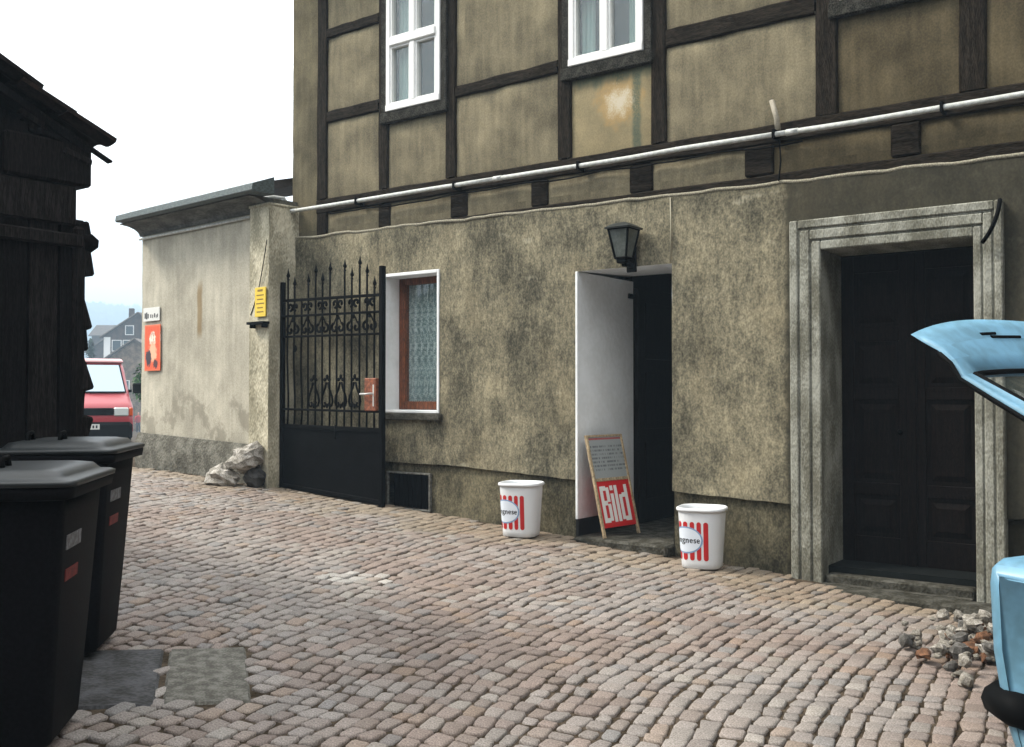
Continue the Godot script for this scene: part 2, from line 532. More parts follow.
func poster_texture() -> ImageTexture:
	# orange sheet with a pale seated shape and dark lower blocks
	return paint(128, 192, func(px: int, py: int):
		var x := px / 128.0
		var y := py / 192.0
		var c := Color(0.86, 0.36, 0.2)
		var w := 0.06 * nz(x * 4.0, y * 4.0, 51)
		var f := 0.5 * nz(x * 9.0, y * 9.0, 52) + 0.4 * nz(x * 22.0, y * 22.0, 53)
		c = c.lerp(Color(0.78, 0.25, 0.16), clampf(f + 0.2, 0.0, 0.7))
		var e := Vector2((x - 0.5 + w) / 0.2, (y - 0.3 + w) / 0.17).length() + 0.5 * f
		c = c.lerp(Color(0.93, 0.85, 0.78), smoothstep(1.1, 0.8, e))
		c = c.lerp(Color(0.55, 0.36, 0.28), 0.6 * smoothstep(0.25, 0.1, absf(Vector2((x - 0.5) / 0.6, y - 0.3).length() - 0.12) * 6.0 + f))
		e = Vector2((x - 0.52 + w) / 0.27, (y - 0.6) / 0.22).length() + 0.6 * f
		c = c.lerp(Color(0.9, 0.68, 0.55), smoothstep(1.1, 0.7, e))
		e = Vector2((x - 0.26) / 0.18, (y - 0.72 + w) / 0.17).length() + 0.6 * f
		c = c.lerp(Color(0.2, 0.16, 0.2), smoothstep(1.1, 0.8, e))
		e = Vector2((x - 0.72) / 0.15, (y - 0.84 + w) / 0.1).length() + 0.6 * f
		c = c.lerp(Color(0.28, 0.17, 0.18), smoothstep(1.1, 0.8, e))
		if x < 0.05 or x > 0.95 or y < 0.035 or y > 0.965:
			c = Color(0.85, 0.42, 0.28)
		return c)

func lace_texture() -> ImageTexture:
	return paint(256, 512, func(px: int, py: int):
		var k := 0.6 * nz(px * 0.11, py * 0.035, 61) + 0.5 * nz(px * 0.25, py * 0.2, 62)
		return Color(0.62, 0.68, 0.68).lerp(Color(0.95, 0.97, 0.96), smoothstep(-0.2, 0.25, k)))

# ================================================================= build
func _ready() -> void:
	rng.seed = 7
	make_camera_and_light()
	make_materials()
	make_ground()
	make_house()
	make_yard_wall()
	make_gate()
	make_shed()
	make_cobbles()
	make_shade_houses()
	make_bins()
	make_buckets()
	make_board()
	make_lantern()
	make_pipe()
	make_signs()
	make_stones()
	make_hatchback()
	make_van()
	make_far()

func make_camera_and_light() -> void:
	var cam := Camera3D.new()
	cam.name = "camera"
	cam.position = Vector3(0, 1.32, 7.92)
	cam.rotation_degrees = Vector3(1.232, 36.3, 0)
	cam.fov = 40.96
	cam.near = 0.05
	cam.far = 3000.0
	add_child(cam)
	cam.current = true
	var sky_mat := ProceduralSkyMaterial.new()
	sky_mat.sky_top_color = Color(0.965, 0.965, 0.96)
	sky_mat.sky_horizon_color = Color(0.985, 0.985, 0.985)
	sky_mat.ground_horizon_color = Color(0.6, 0.6, 0.6)
	sky_mat.ground_bottom_color = Color(0.3, 0.3, 0.3)
	sky_mat.sun_angle_max = 0.0
	var sky := Sky.new()
	sky.sky_material = sky_mat
	var env := Environment.new()
	env.background_mode = Environment.BG_SKY
	env.sky = sky
	env.background_energy_multiplier = 1.0
	env.tonemap_mode = Environment.TONE_MAPPER_LINEAR
	env.tonemap_exposure = 3.65
	env.sdfgi_enabled = true
	env.ssao_enabled = true
	env.ssil_enabled = true
	env.fog_enabled = true
	env.fog_light_color = Color(0.8, 0.91, 1.0)
	env.fog_density = 0.0022
	var we := WorldEnvironment.new()
	we.name = "environment"
	we.environment = env
	add_child(we)
	var sun := DirectionalLight3D.new()
	sun.name = "sun"
	sun.light_energy = 0.5
	sun.light_color = Color(1.0, 0.97, 0.92)
	sun.light_angular_distance = 14.0
	sun.shadow_enabled = true
	sun.rotation_degrees = Vector3(-48, -58, 0)
	add_child(sun)

# ---------------------------------------------------------------- ground
func make_ground() -> void:
	var s := mb(true)
	var xs := [-1500.0, -900.0, -500.0, -250.0, -120.0, -100.0, -80.0, -60.0, -40.0, -30.0, -22.0]
	var x := -18.0
	while x < 4.0:
		xs.append(x); x += 0.5
	xs.append_array([6.0, 12.0, 30.0, 60.0, 200.0, 800.0])
	var zs := [-1500.0, -900.0, -500.0, -250.0, -120.0, -60.0, -30.0, -12.0, -6.0, -3.0, 0.0, 1.0, 2.0, 3.0, 4.0, 5.0, 6.0, 7.0, 8.0, 9.0, 12.0, 30.0, 120.0, 800.0]
	for i in xs.size() - 1:
		for j in zs.size() - 1:
			var p := []
			for q in [[i, j + 1], [i + 1, j + 1], [i + 1, j], [i, j]]:
				p.append(Vector3(xs[q[0]], g(xs[q[0]], zs[q[1]]) - 0.013, zs[q[1]]))
			quad(s, p[0], p[1], p[2], p[3])
	var o := obj("ground", s, M.ground, self)
	o.set_meta("kind", "structure")

var slabs := []   # [centre x, centre z, half width, half length, turn]

func in_slab(x: float, z: float, grow: float) -> bool:
	for a in slabs:
		var d := Vector2(x - a[0], z - a[1]).rotated(a[4])
		if absf(d.x) < a[2] + grow and absf(d.y) < a[3] + grow:
			return true
	return false

func warp(u: float, v: float) -> Vector3:
	var x := u + 0.1 * sin(v * 0.75 + u * 0.22 + 0.6) - 0.022 * (v - 2.0) * (u + 6.0) * (1.0 if u > -6.0 else 0.3) + 0.05 * noise.get_noise_2d(u * 0.35, v * 0.35) + 0.02 * noise.get_noise_2d(u * 1.3 + 7.0, v * 1.3)
	x += 0.055 * pow(maxf(0.0, 3.2 - v), 2.0) * smoothstep(-8.0, -3.0, u)
	var z := v + 0.05 * noise.get_noise_2d(u * 0.6 + 31.0, v * 0.5)
	return Vector3(x * 0.949 + z * 0.314, 0, -x * 0.314 + z * 0.949)

func stone_tone(x: float, z: float) -> Color:
	# mean values are linear reflectances
	var k := noise.get_noise_2d(x * 0.5 + 9.0, z * 0.5)
	var grey := Vector3(0.355, 0.32, 0.297)
	var pink := Vector3(0.305, 0.242, 0.21)
	var tan_ := Vector3(0.34, 0.27, 0.185)
	var t := smoothstep(-0.35, 0.4, k + rng.randf_range(-0.25, 0.35))
	var c := grey.lerp(pink, t)
	# sandy dirt washed against the foot of the house
	var sand := smoothstep(1.3, 0.3, z + 0.8 * noise.get_noise_2d(x * 1.2, z * 1.2 + 50.0))
	c = c.lerp(tan_, 0.7 * sand)
	# a splash of spilt whitewash, long and thin
	if Vector2((x + 5.15) * 0.8 - (z - 2.8) * 0.6, ((x + 5.15) * 0.6 + (z - 2.8) * 0.8) * 2.2).length() < 0.3:
		c = c.lerp(Vector3(0.7, 0.69, 0.66), 0.55)
	var r := rng.randf()
	c *= rng.randf_range(0.84, 1.14)
	if r < 0.05:
		c = c.lerp(Vector3(0.37, 0.26, 0.18), 0.45)
	elif r < 0.11:
		c = c.lerp(Vector3(0.24, 0.245, 0.25), 0.5)
	elif r < 0.16:
		c = c.lerp(Vector3(0.45, 0.42, 0.38), 0.5)
	return Color(c.x, c.y, c.z)

func add_cobble(s: SurfaceTool, u0: float, u1: float, v0: float, v1: float, origin: Vector3) -> void:
	var gap := rng.randf_range(0.0035, 0.0075)
	var cu := (u0 + u1) * 0.5
	var cv := (v0 + v1) * 0.5
	var hu := (u1 - u0) * 0.5 - gap
	var hv := (v1 - v0) * 0.5 - gap - 0.0015
	var ch := rng.randf_range(0.16, 0.3)
	var jit := []
	for k in 4:
		jit.append(Vector2(rng.randf_range(-0.008, 0.008), rng.randf_range(-0.009, 0.009)))
	var out := []
	var ci := 0
	for k in [[-1, -1 + ch], [-1 + ch, -1], [1 - ch, -1], [1, -1 + ch], [1, 1 - ch], [1 - ch, 1], [-1 + ch, 1], [-1, 1 - ch]]:
		out.append(Vector2(cu + hu * k[0] + rng.randf_range(-0.0015, 0.0015), cv + hv * k[1] + rng.randf_range(-0.0015, 0.0015)) + jit[ci / 2])
		ci += 1
	var c := warp(cu, cv)
	var h := rng.randf_range(-0.005, 0.005)
	var tx := rng.randf_range(-0.045, 0.045)
	var tz := rng.randf_range(-0.045, 0.045)
	var rings := []
	for q in [[1.0, -0.05], [0.99, -0.01], [0.93, -0.0025], [0.74, 0.0005]]:
		var ring := []
		for p: Vector2 in out:
			var w := warp(cu + (p.x - cu) * q[0], cv + (p.y - cv) * q[0])
			w.y = g(w.x, w.z) + h + q[1] + (w.x - c.x) * tx + (w.z - c.z) * tz + rng.randf_range(-0.0015, 0.0015)
			ring.append(w - origin)
		rings.append(ring)
	for i in 3:
		for k in 8:
			var k2 := (k + 1) % 8
			quad(s, rings[i][k2], rings[i][k], rings[i + 1][k], rings[i + 1][k2])
	for k in range(1, 7):
		tri(s, rings[3][0], rings[3][k + 1], rings[3][k])

func make_cobbles() -> void:
	var lane := Node3D.new()
	lane.name = "cobbled_lane"
	add_child(lane)
	lane.set_meta("kind", "structure")
	# grey flagstones by the bins
	slabs = [[-4.07, 4.87, 0.2, 0.44, 0.0], [-4.33, 5.21, 0.22, 0.44, 0.0], [-4.6, 5.57, 0.22, 0.44, 0.0]]
	for a in slabs:
		a[4] = deg_to_rad(53.0)
	var paving := Node3D.new()
	paving.name = "flagstone_paving"
	add_child(paving)
	paving.set_meta("kind", "structure")
	for i in slabs.size():
		var a: Array = slabs[i]
		var s := mb()
		var y := g(a[0], a[1])
		box(s, Vector3.ZERO, Vector3(a[2] * 2 - 0.02, 0.1, a[3] * 2 - 0.02), 0.012)
		var o := obj("flagstone", s, M.slab if i == 0 else M.slab_shaded, paving)
		o.position = Vector3(a[0], y - 0.05, a[1])
		var e := 0.3
		var nn := Vector3(-(g(a[0] + e, a[1]) - g(a[0] - e, a[1])) / (2 * e), 1, -0.012).normalized()
		var b := Basis(Vector3.UP, a[4])
		o.basis = Basis(Quaternion(Vector3.UP, nn)) * b
	var fw := Vector2(-0.592, -0.806)
	var rt := Vector2(0.806, -0.592)
	var list := []
	var u := -17.0
	while u < 2.6:
		var w := rng.randf_range(0.078, 0.108)
		var v := -6.0 + rng.randf_range(0.0, 0.15)
		while v < 10.5:
			var l := rng.randf_range(0.095, 0.15)
			var c := warp(u + w * 0.5, v + l * 0.5)
			var d := Vector2(c.x, c.z - 7.92)
			var Z := d.dot(fw)
			var X := d.dot(rt)
			var ok := Z > 1.6 and absf(X) < 0.66 * Z + 1.2 and c.z > 0.0
			if c.x < -9.0 and c.z < 0.42 - (-9.0 - c.x) * 0.09:
				ok = false
			if c.x < -5.55 and c.z > 4.75:
				ok = false
			if c.x > -5.15 and c.x < -3.98 and c.z < 0.12:
				ok = false
			if c.x > -2.95 and c.x < -1.4 and c.z < 0.2:
				ok = false
			if in_slab(c.x, c.z, -0.012):
				ok = false
			if ok:
				var vis := Z > 3.9 and absf(X) < 0.53 * Z and c.x > -9.0
				list.append([Z if vis else Z + 100.0, u, u + w, v, v + l, c])
			v += l
		u += w
	list.sort_custom(func(a, b): return a[0] < b[0])
	var rest := mb(true)
	for i in list.size():
		var a: Array = list[i]
		var c: Vector3 = a[5]
		var col := stone_tone(c.x, c.z)
		if i < 300:
			var s := mb(true)
			s.set_color(col)
			var o := Vector3(c.x, g(c.x, c.z), c.z)
			add_cobble(s, a[1], a[2], a[3], a[4], o)
			var n := obj("cobble", s, M.cobble, lane)
			n.position = o
		else:
			rest.set_color(col)
			add_cobble(rest, a[1], a[2], a[3], a[4], Vector3.ZERO)
	var r := obj("small_cobbles", rest, M.cobble, lane)
	r.set_meta("kind", "stuff")
	print("cobbles ", list.size())

# ---------------------------------------------------------------- the house
func plinth_y(x: float) -> float:
	return lerpf(0.6, 0.43, clampf((x + 6.7) / 3.7, 0.0, 1.0)) + 0.012 * noise.get_noise_2d(x * 3.0, 4.0)

func edge_y(x: float) -> float:
	return lerpf(3.15, 3.04, (x + 9.06) / 7.6) + 0.02 * noise.get_noise_2d(x * 1.6, 77.0) + 0.008 * noise.get_noise_2d(x * 8.0, 3.0)

func make_house() -> void:
	var H := thing("half_timbered_house", "old half-timbered house with grey-brown plaster ground floor and stone doorway", "house", Vector3(-2, 0, 0), 0, true)
	var XR := 5.0
	var holes := [[-7.54, -6.75, 1.13, 2.63], [-5.06, -4.07, -1.0, 2.48], [-2.93, -1.45, -1.0, 2.68]]
	var s := mb(true)
	wall_grid(s, -9.06, XR, 0.35, 3.1, holes, 0.09, func(x, y):
		var yy: float = y
		if y < 0.9:
			yy = lerpf(0.9, plinth_y(x), (0.9 - y) / 0.55)
		if y > 2.75:
			yy = lerpf(2.75, edge_y(x), (y - 2.75) / 0.35)
		var z := 0.012 * noise.get_noise_2d(x * 0.9, y * 0.9) + 0.006 * noise.get_noise_2d(x * 5.0, y * 5.0) + 0.003 * noise.get_noise_2d(x * 17.0, y * 17.0)
		return Vector3(x, yy, z))
	obj("plaster_wall", s, M.plaster, H)
	# lower lip of the render, overhanging the plinth
	var x := 0.0
	for seg in [[-9.06, -5.1], [-4.02, -2.99], [-1.39, XR]]:
		s = mb()
		var n := int((seg[1] - seg[0]) / 0.2)
		for i in n:
			var xa: float = lerpf(seg[0], seg[1], float(i) / n)
			var xb: float = lerpf(seg[0], seg[1], float(i + 1) / n)
			quad(s, Vector3(xa, plinth_y(xa), -0.05), Vector3(xb, plinth_y(xb), -0.05), Vector3(xb, plinth_y(xb), 0), Vector3(xa, plinth_y(xa), 0))
		obj("render_lip", s, M.plinth, H)
	s = mb(true)
	wall_grid(s, -9.06, XR, -0.9, 0.7, [[-7.5, -6.88, 0.1, 0.5], [-5.06, -4.07, -1.0, 2.48], [-2.93, -1.45, -1.0, 2.68]], 0.12, func(xx, y):
		return Vector3(xx, y, -0.035 + 0.012 * noise.get_noise_2d(xx * 2.0, y * 2.0 + 9.0)))
	obj("plinth", s, M.plinth, H)
	# pale mortar bead along the top edge of the render
	s = mb(true)
	var pts := []
	x = -9.06
	while x < -1.0:
		pts.append(Vector3(x, edge_y(x) + 0.006, -0.005 + 0.006 * noise.get_noise_2d(x * 4.0, 8.0)))
		x += 0.12
	tube(s, pts, 0.017, 6)
	obj("mortar_edge", s, M.bead, H)
	# end wall, back wall and roof of the house
	piece("end_wall", H, M.corner_plaster, -9.055, -8.8, -0.6, 6.7, -7.0, -0.07)
	piece("back_wall", H, M.corner_plaster, -8.8, XR, -0.6, 6.7, -7.0, -6.7)
	piece("right_end_wall", H, M.corner_plaster, XR, XR + 0.25, -0.6, 6.7, -7.0, -0.0)
	s = mb()
	prism(s, PackedVector2Array([Vector2(-7.4, 6.71), Vector2(0.45, 6.71), Vector2(0.5, 6.85), Vector2(-3.4, 10.2), Vector2(-7.45, 6.85)]), -9.3, XR + 0.4, Transform3D(Basis(Vector3(0, 0, 1), Vector3.UP, Vector3(1, 0, 0)), Vector3.ZERO))
	obj("roof", s, M.slate, H)
	# inner core that closes the house behind the openings
	s = mb()
	bx(s, -8.79, XR - 0.01, 3.0, 3.05, -6.69, -0.1)
	bx(s, -8.79, XR - 0.01, -0.3, -0.05, -6.69, -0.1)
	obj("floors", s, M.room, H)

	# ---- timber storey
	var posts := [[-8.65, -8.49], [-7.67, -7.53], [-6.71, -6.57], [-5.30, -5.15], [-4.29, -4.14], [-2.79, -2.61], [-1.70, -1.51], [-0.55, -0.38], [0.9, 1.08], [2.3, 2.48], [3.8, 3.98]]
	for i in posts.size():
		var p: Array = posts[i]
		var top := 6.7
		var o := timber(H, "timber_post", true, p[0], p[1], 3.58, top)
		if i == 5:
			o.set_meta("label", "wide blackened timber post")
	timber(H, "sill_beam", false, -8.65, XR, 3.415, 3.575)
	timber(H, "bottom_plate", false, -8.65, XR, edge_mid(), 3.135 + 0.02)
	timber(H, "timber_post", true, -8.65, -8.49, 3.16, 3.41)
	var bays := []
	for i in posts.size() - 1:
		bays.append([posts[i][1], posts[i + 1][0]])
	# rails between posts: bay, y0, y1
	for r in [[0, 4.45, 4.58], [0, 5.43, 5.54], [2, 4.40, 4.52], [4, 4.42, 4.58], [4, 5.5, 5.62], [2, 5.55, 5.67], [6, 4.5, 4.64], [7, 4.5, 4.64], [8, 4.5, 4.64]]:
		timber(H, "timber_rail", false, bays[r[0]][0], bays[r[0]][1], r[1], r[2], 0.02 if r[0] == 2 else 0.0)
	# plaster infill of every bay
	var cuts := {0: [[3.58, 4.45], [4.58, 5.43], [5.54, 6.7]], 1: [[3.58, 4.27]], 2: [[3.58, 4.40], [4.52, 5.55], [5.67, 6.7]], 3: [[3.58, 4.3]], 4: [[3.58, 4.42], [4.58, 5.5], [5.62, 6.7]], 5: [[3.58, 4.32]], 6: [[3.58, 4.5], [4.64, 6.7]], 7: [[3.58, 4.5], [4.64, 6.7]], 8: [[3.58, 4.5], [4.64, 6.7]], 9: [[3.58, 6.7]]}
	for b in cuts:
		for c in cuts[b]:
			infill(H, bays[b][0], bays[b][1], c[0], c[1], M.patched if b == 3 else (M.infill_shaded if b > 4 else M.infill))
	infill(H, -9.06, -8.65, 3.1, 6.7, M.corner_plaster)
	# band of joist ends between render and sill beam
	var js := [[-7.68, -7.5], [-6.65, -6.42], [-5.62, -5.42], [-4.52, -4.28], [-3.4, -3.15], [-2.2, -1.98], [-0.9, -0.68], [0.6, 0.8], [2.0, 2.2]]
	var prev := -8.49
	for j in js:
		var o := piece("joist_end", H, M.timber_h, j[0], j[1], 3.16, 3.41, -0.2, -0.035 + rng.randf_range(-0.01, 0.012), 0.012)
		o.set_meta("kind_note", "end grain")
		o.remove_meta("kind_note")
		infill(H, prev, j[0], 3.15, 3.412, M.infill_shaded if j[0] > -3.3 else M.infill)
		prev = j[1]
	infill(H, prev, XR, 3.15, 3.412, M.infill_shaded)

	# ---- windows
	upper_window(H, -7.52, -6.75, 4.40, 5.78, 5.15)
	upper_window(H, -5.15, -4.35, 4.43, 5.80, 5.17)
	upper_window(H, -2.58, -1.8, 4.46, 5.82, 5.2)
	kitchen_window(H)
	door_one(H)
	door_two(H)
	cellar_hatch(H)

func edge_mid() -> float:
	return 3.06

func timber(H: Node3D, called: String, vertical: bool, x0: float, x1: float, y0: float, y1: float, rise := 0.0) -> MeshInstance3D:
	# hewn timber with a slightly wavy face
	var s := mb()
	var n := 10 if maxf(x1 - x0, y1 - y0) > 0.6 else 3
	if x1 - x0 > 4.0:
		n = 60
	var sd := rng.randf_range(0, 90)
	var prevr := []
	for i in n + 1:
		var t := float(i) / n
		var w := [0.0, 0.0]
		for k in 2:
			w[k] = 0.012 * noise.get_noise_2d(sd + t * n * 0.28, k * 13.0)
		var zf := -0.028 + 0.008 * noise.get_noise_2d(sd + t * n * 0.4, 40.0)
		var ring := []
		if vertical:
			var y := lerpf(y0, y1, t)
			ring = [Vector3(x0 + w[0], y, -0.2), Vector3(x0 + w[0], y, zf - 0.012), Vector3(x0 + w[0] + 0.012, y, zf), Vector3(x1 + w[1] - 0.012, y, zf), Vector3(x1 + w[1], y, zf - 0.012), Vector3(x1 + w[1], y, -0.2)]
		else:
			var x := lerpf(x0, x1, t)
			var yy := rise * t
			ring = [Vector3(x, y1 + w[0] + yy, -0.2), Vector3(x, y1 + w[0] + yy, zf - 0.012), Vector3(x, y1 + w[0] - 0.012 + yy, zf), Vector3(x, y0 + w[1] + 0.012 + yy, zf), Vector3(x, y0 + w[1] + yy, zf - 0.012), Vector3(x, y0 + w[1] + yy, -0.2)]
		if i > 0:
			for k in 5:
				if vertical:
					quad(s, prevr[k], prevr[k + 1], ring[k + 1], ring[k])
				else:
					quad(s, prevr[k], prevr[k + 1], ring[k + 1], ring[k])
		prevr = ring
	return obj(called, s, M.timber_v if vertical else M.timber_h, H)

func infill(H: Node3D, x0: float, x1: float, y0: float, y1: float, m: Material) -> void:
	var s := mb(true)
	var sd := rng.randf_range(0, 50)
	var cx := (x0 + x1) * 0.5
	var cy := (y0 + y1) * 0.5
	wall_grid(s, x0 - 0.03, x1 + 0.03, y0 - 0.03, y1 + 0.03, [], 0.1, func(x, y):
		# plaster pillows out a little from the timbers
		var ex := clampf(minf(x - x0, x1 - x) / 0.1, 0.0, 1.0)
		var ey := clampf(minf(y - y0, y1 - y) / 0.1, 0.0, 1.0)
		var z := -0.062 + 0.022 * ex * ey + 0.008 * noise.get_noise_2d(x * 2.0 + sd, y * 2.0)
		return Vector3(x, y, z))
	obj("infill_panel", s, m, H)

func upper_window(H: Node3D, x0: float, x1: float, y0: float, y1: float, yt: float) -> void:
	var W := Node3D.new()
	W.name = "window"
	H.add_child(W, true)
	W.position = -H.position
	# dark wooden surround
	var s := mb()
	bx(s, x0 - 0.09, x1 + 0.09, y0 - 0.12, y0 - 0.002, -0.15, 0.012, 0.008)
	bx(s, x0 - 0.08, x0 - 0.002, y0 - 0.002, y1 + 0.1, -0.15, 0.0, 0.006)
	bx(s, x1 + 0.002, x1 + 0.08, y0 - 0.002, y1 + 0.1, -0.15, 0.0, 0.006)
	bx(s, x0 - 0.002, x1 + 0.002, y1 + 0.002, y1 + 0.1, -0.15, 0.0, 0.006)
	obj("surround", s, M.surround, W)
	s = mb()
	var fwid := 0.058
	bx(s, x0, x1, y0, y0 + 0.07, -0.09, 0.022, 0.006)
	bx(s, x0, x1, y1 - fwid, y1, -0.09, 0.012, 0.006)
	bx(s, x0, x0 + fwid, y0 + 0.0705, y1 - fwid - 0.0005, -0.09, 0.012, 0.006)
	bx(s, x1 - fwid, x1, y0 + 0.0705, y1 - fwid - 0.0005, -0.09, 0.012, 0.006)
	obj("frame", s, M.white_paint, W)
	var xm := (x0 + x1) * 0.5
	s = mb()
	bx(s, x0 + fwid, x1 - fwid, yt - 0.045, yt + 0.045, -0.08, 0.03, 0.008)
	obj("transom", s, M.white_paint, W)
	for k in 2:
		var ya := y0 + 0.07 if k == 0 else yt + 0.045
		var yb := yt - 0.045 if k == 0 else y1 - fwid
		s = mb()
		bx(s, xm - 0.036, xm + 0.036, ya, yb, -0.08, 0.018, 0.008)
		obj("mullion", s, M.white_paint, W)
		for q in 2:
			var xa := x0 + fwid if q == 0 else xm + 0.036
			var xb := xm - 0.036 if q == 0 else x1 - fwid
			# sash rails
			s = mb()
			var r := 0.022
			bx(s, xa, xb, ya, ya + r, -0.07, 0.0)
			bx(s, xa, xb, yb - r, yb, -0.07, 0.0)
			bx(s, xa, xa + r, ya + r, yb - r, -0.07, 0.0)
			bx(s, xb - r, xb, ya + r, yb - r, -0.07, 0.0)
			obj("sash", s, M.white_paint, W)
			s = mb()
			bx(s, xa + r, xb - r, ya + r, yb - r, -0.042, -0.036)
			obj("pane", s, M.glass, W)
	# drawn-back curtains and the dark room behind
	for q in 2:
		s = mb(true)
		for i in 10:
			var ca := (x0 + 0.05 + i * 0.014) if q == 0 else (xm + 0.17 + i * 0.008)
			var d := 0.014 if q == 0 else 0.008
			var za := -0.16 + 0.018 * sin(i * 1.7)
			var zb := -0.16 + 0.018 * sin((i + 1) * 1.7)
			quad(s, Vector3(ca, y0 + 0.03, za), Vector3(ca + d, y0 + 0.03, zb), Vector3(ca + d, y1, zb), Vector3(ca, y1, za))
		obj("curtain", s, M.curtain, W)
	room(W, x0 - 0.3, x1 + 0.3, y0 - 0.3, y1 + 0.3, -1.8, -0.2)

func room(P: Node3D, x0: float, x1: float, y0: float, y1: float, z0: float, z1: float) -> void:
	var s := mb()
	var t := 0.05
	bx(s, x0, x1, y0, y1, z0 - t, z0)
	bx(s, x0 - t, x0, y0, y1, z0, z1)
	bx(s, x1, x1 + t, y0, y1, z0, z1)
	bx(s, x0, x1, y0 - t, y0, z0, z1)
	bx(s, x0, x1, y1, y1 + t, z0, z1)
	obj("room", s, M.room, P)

func kitchen_window(H: Node3D) -> void:
	var W := Node3D.new()
	W.name = "window"
	H.add_child(W, true)
	W.position = -H.position
	var x0 := -7.54
	var x1 := -6.75
	var y0 := 1.13
	var y1 := 2.63
	var s := mb()
	# white painted reveal with a flat rim on the wall
	var rim := 0.035
	bx(s, x0 - 0.0, x0 + 0.03, y0, y1, -0.24, 0.016, 0.004)
	bx(s, x1 - 0.03, x1, y0, y1, -0.24, 0.016, 0.004)
	bx(s, x0 + 0.0305, x1 - 0.0305, y1 - rim, y1, -0.24, 0.016, 0.004)
	bx(s, x0 + 0.0305, x1 - 0.0305, y0, y0 + 0.03, -0.24, 0.016, 0.004)
	obj("reveal", s, M.white_wall, W)
	s = mb()
	bx(s, x0 - 0.03, x1 + 0.04, y0 - 0.075, y0 - 0.002, -0.05, 0.06, 0.008)
	obj("sill", s, M.step, W)
	s = mb()
	var a := x0 + 0.031
	var b := x1 - 0.031
	var c := y0 + 0.031
	var d := y1 - rim - 0.001
	bx(s, a, a + 0.085, c, d, -0.28, -0.2, 0.008)
	bx(s, b - 0.05, b, c, d, -0.28, -0.2, 0.008)
	bx(s, a + 0.0855, b - 0.0505, c, c + 0.09, -0.28, -0.2, 0.008)
	bx(s, a + 0.0855, b - 0.0505, d - 0.07, d, -0.28, -0.2, 0.008)
	obj("frame", s, M.brown_wood, W)
	s = mb()
	bx(s, a + 0.0855, b - 0.0505, c + 0.0905, d - 0.0705, -0.246, -0.24)
	obj("pane", s, M.glass, W)
	s = mb(true)
	for i in 60:
		var xa := a + 0.05 + i * 0.0105
		var xb := xa + 0.0105
		var za := -0.32 + 0.034 * sin(i * 0.75) + 0.006 * sin(i * 2.1)
		var zb := -0.32 + 0.034 * sin((i + 1) * 0.75) + 0.006 * sin((i + 1) * 2.1)
		quad(s, Vector3(xa, c, za), Vector3(xb, c, zb), Vector3(xb, d, zb), Vector3(xa, d, za))
	obj("lace_curtain", s, M.lace, W)
	room(W, x0 - 0.2, x1 + 0.2, y0 - 0.2, y1 + 0.2, -1.6, -0.3)

func door_one(H: Node3D) -> void:
	var D := Node3D.new()
	D.name = "doorway"
	H.add_child(D, true)
	D.position = -H.position
	var x0 := -5.06
	var x1 := -4.07
	var y1 := 2.48
	var s := mb()
	bx(s, x0 - 0.014, x0 + 0.012, 0.16, y1, -1.05, 0.012, 0.004)
	bx(s, x1 - 0.003, x1 + 0.001, 0.5, y1, -0.5, -0.006)
	bx(s, x1 - 0.003, x1 + 0.001, 0.16, 0.4995, -0.5, -0.06)
	obj("white_reveal", s, M.white_wall, D)
	s = mb()
	prism(s, PackedVector2Array([Vector2(-0.004, y1), Vector2(-1.05, y1 + 0.055), Vector2(-1.05, y1 + 0.2), Vector2(-0.02, y1 + 0.2)]), x0 - 0.2, x1 + 0.2, Transform3D(Basis(Vector3(0, 0, 1), Vector3.UP, Vector3(1, 0, 0)), Vector3.ZERO))
	obj("soffit", s, M.white_wall, D)
	s = mb()
	bx(s, x0 - 0.014, x0 + 0.016, -0.2, 0.158, -1.05, 0.002)
	obj("skirting", s, M.skirting, D)
	s = mb()
	bx(s, x1 - 0.006, x1 + 0.001, -0.2, 0.158, -0.5, -0.03)
	obj("skirting", s, M.skirting, D)
	# stone threshold and floor
	s = mb()
	bx(s, x0 + 0.005, x1 - 0.005, -0.3, 0.005, -0.33, 0.1, 0.02)
	obj("threshold", s, M.step, D)
	s = mb()
	bx(s, x0 + 0.005, x1 - 0.005, -0.3, 0.0, -1.04, -0.335, 0.01)
	bx(s, x0 - 0.3, x1 + 0.6, -0.3, -0.002, -4.4, -1.045)
	obj("passage_floor", s, M.step, D)
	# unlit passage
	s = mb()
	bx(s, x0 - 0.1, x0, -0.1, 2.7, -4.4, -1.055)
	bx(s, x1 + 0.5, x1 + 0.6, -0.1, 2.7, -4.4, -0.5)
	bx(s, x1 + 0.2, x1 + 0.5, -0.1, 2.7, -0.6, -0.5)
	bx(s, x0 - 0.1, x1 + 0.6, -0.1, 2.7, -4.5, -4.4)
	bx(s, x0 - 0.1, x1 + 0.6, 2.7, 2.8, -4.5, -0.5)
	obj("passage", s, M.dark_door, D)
	# open door leaf against the passage wall
	s = mb()
	bx(s, x0 + 0.01, x0 + 0.06, 0.02, 2.42, -2.03, -1.07, 0.006)
	for k in 3:
		bx(s, x0 + 0.06, x0 + 0.075, 0.25 + k * 0.72, 0.83 + k * 0.72, -1.9, -1.2, 0.006)
	obj("door_leaf", s, M.dark_door, D)
	s = mb()
	bx(s, x0 + 0.001, x0 + 0.03, 2.30, 2.35, -1.06, -0.94, 0.004)
	obj("hinge", s, M.iron, D)

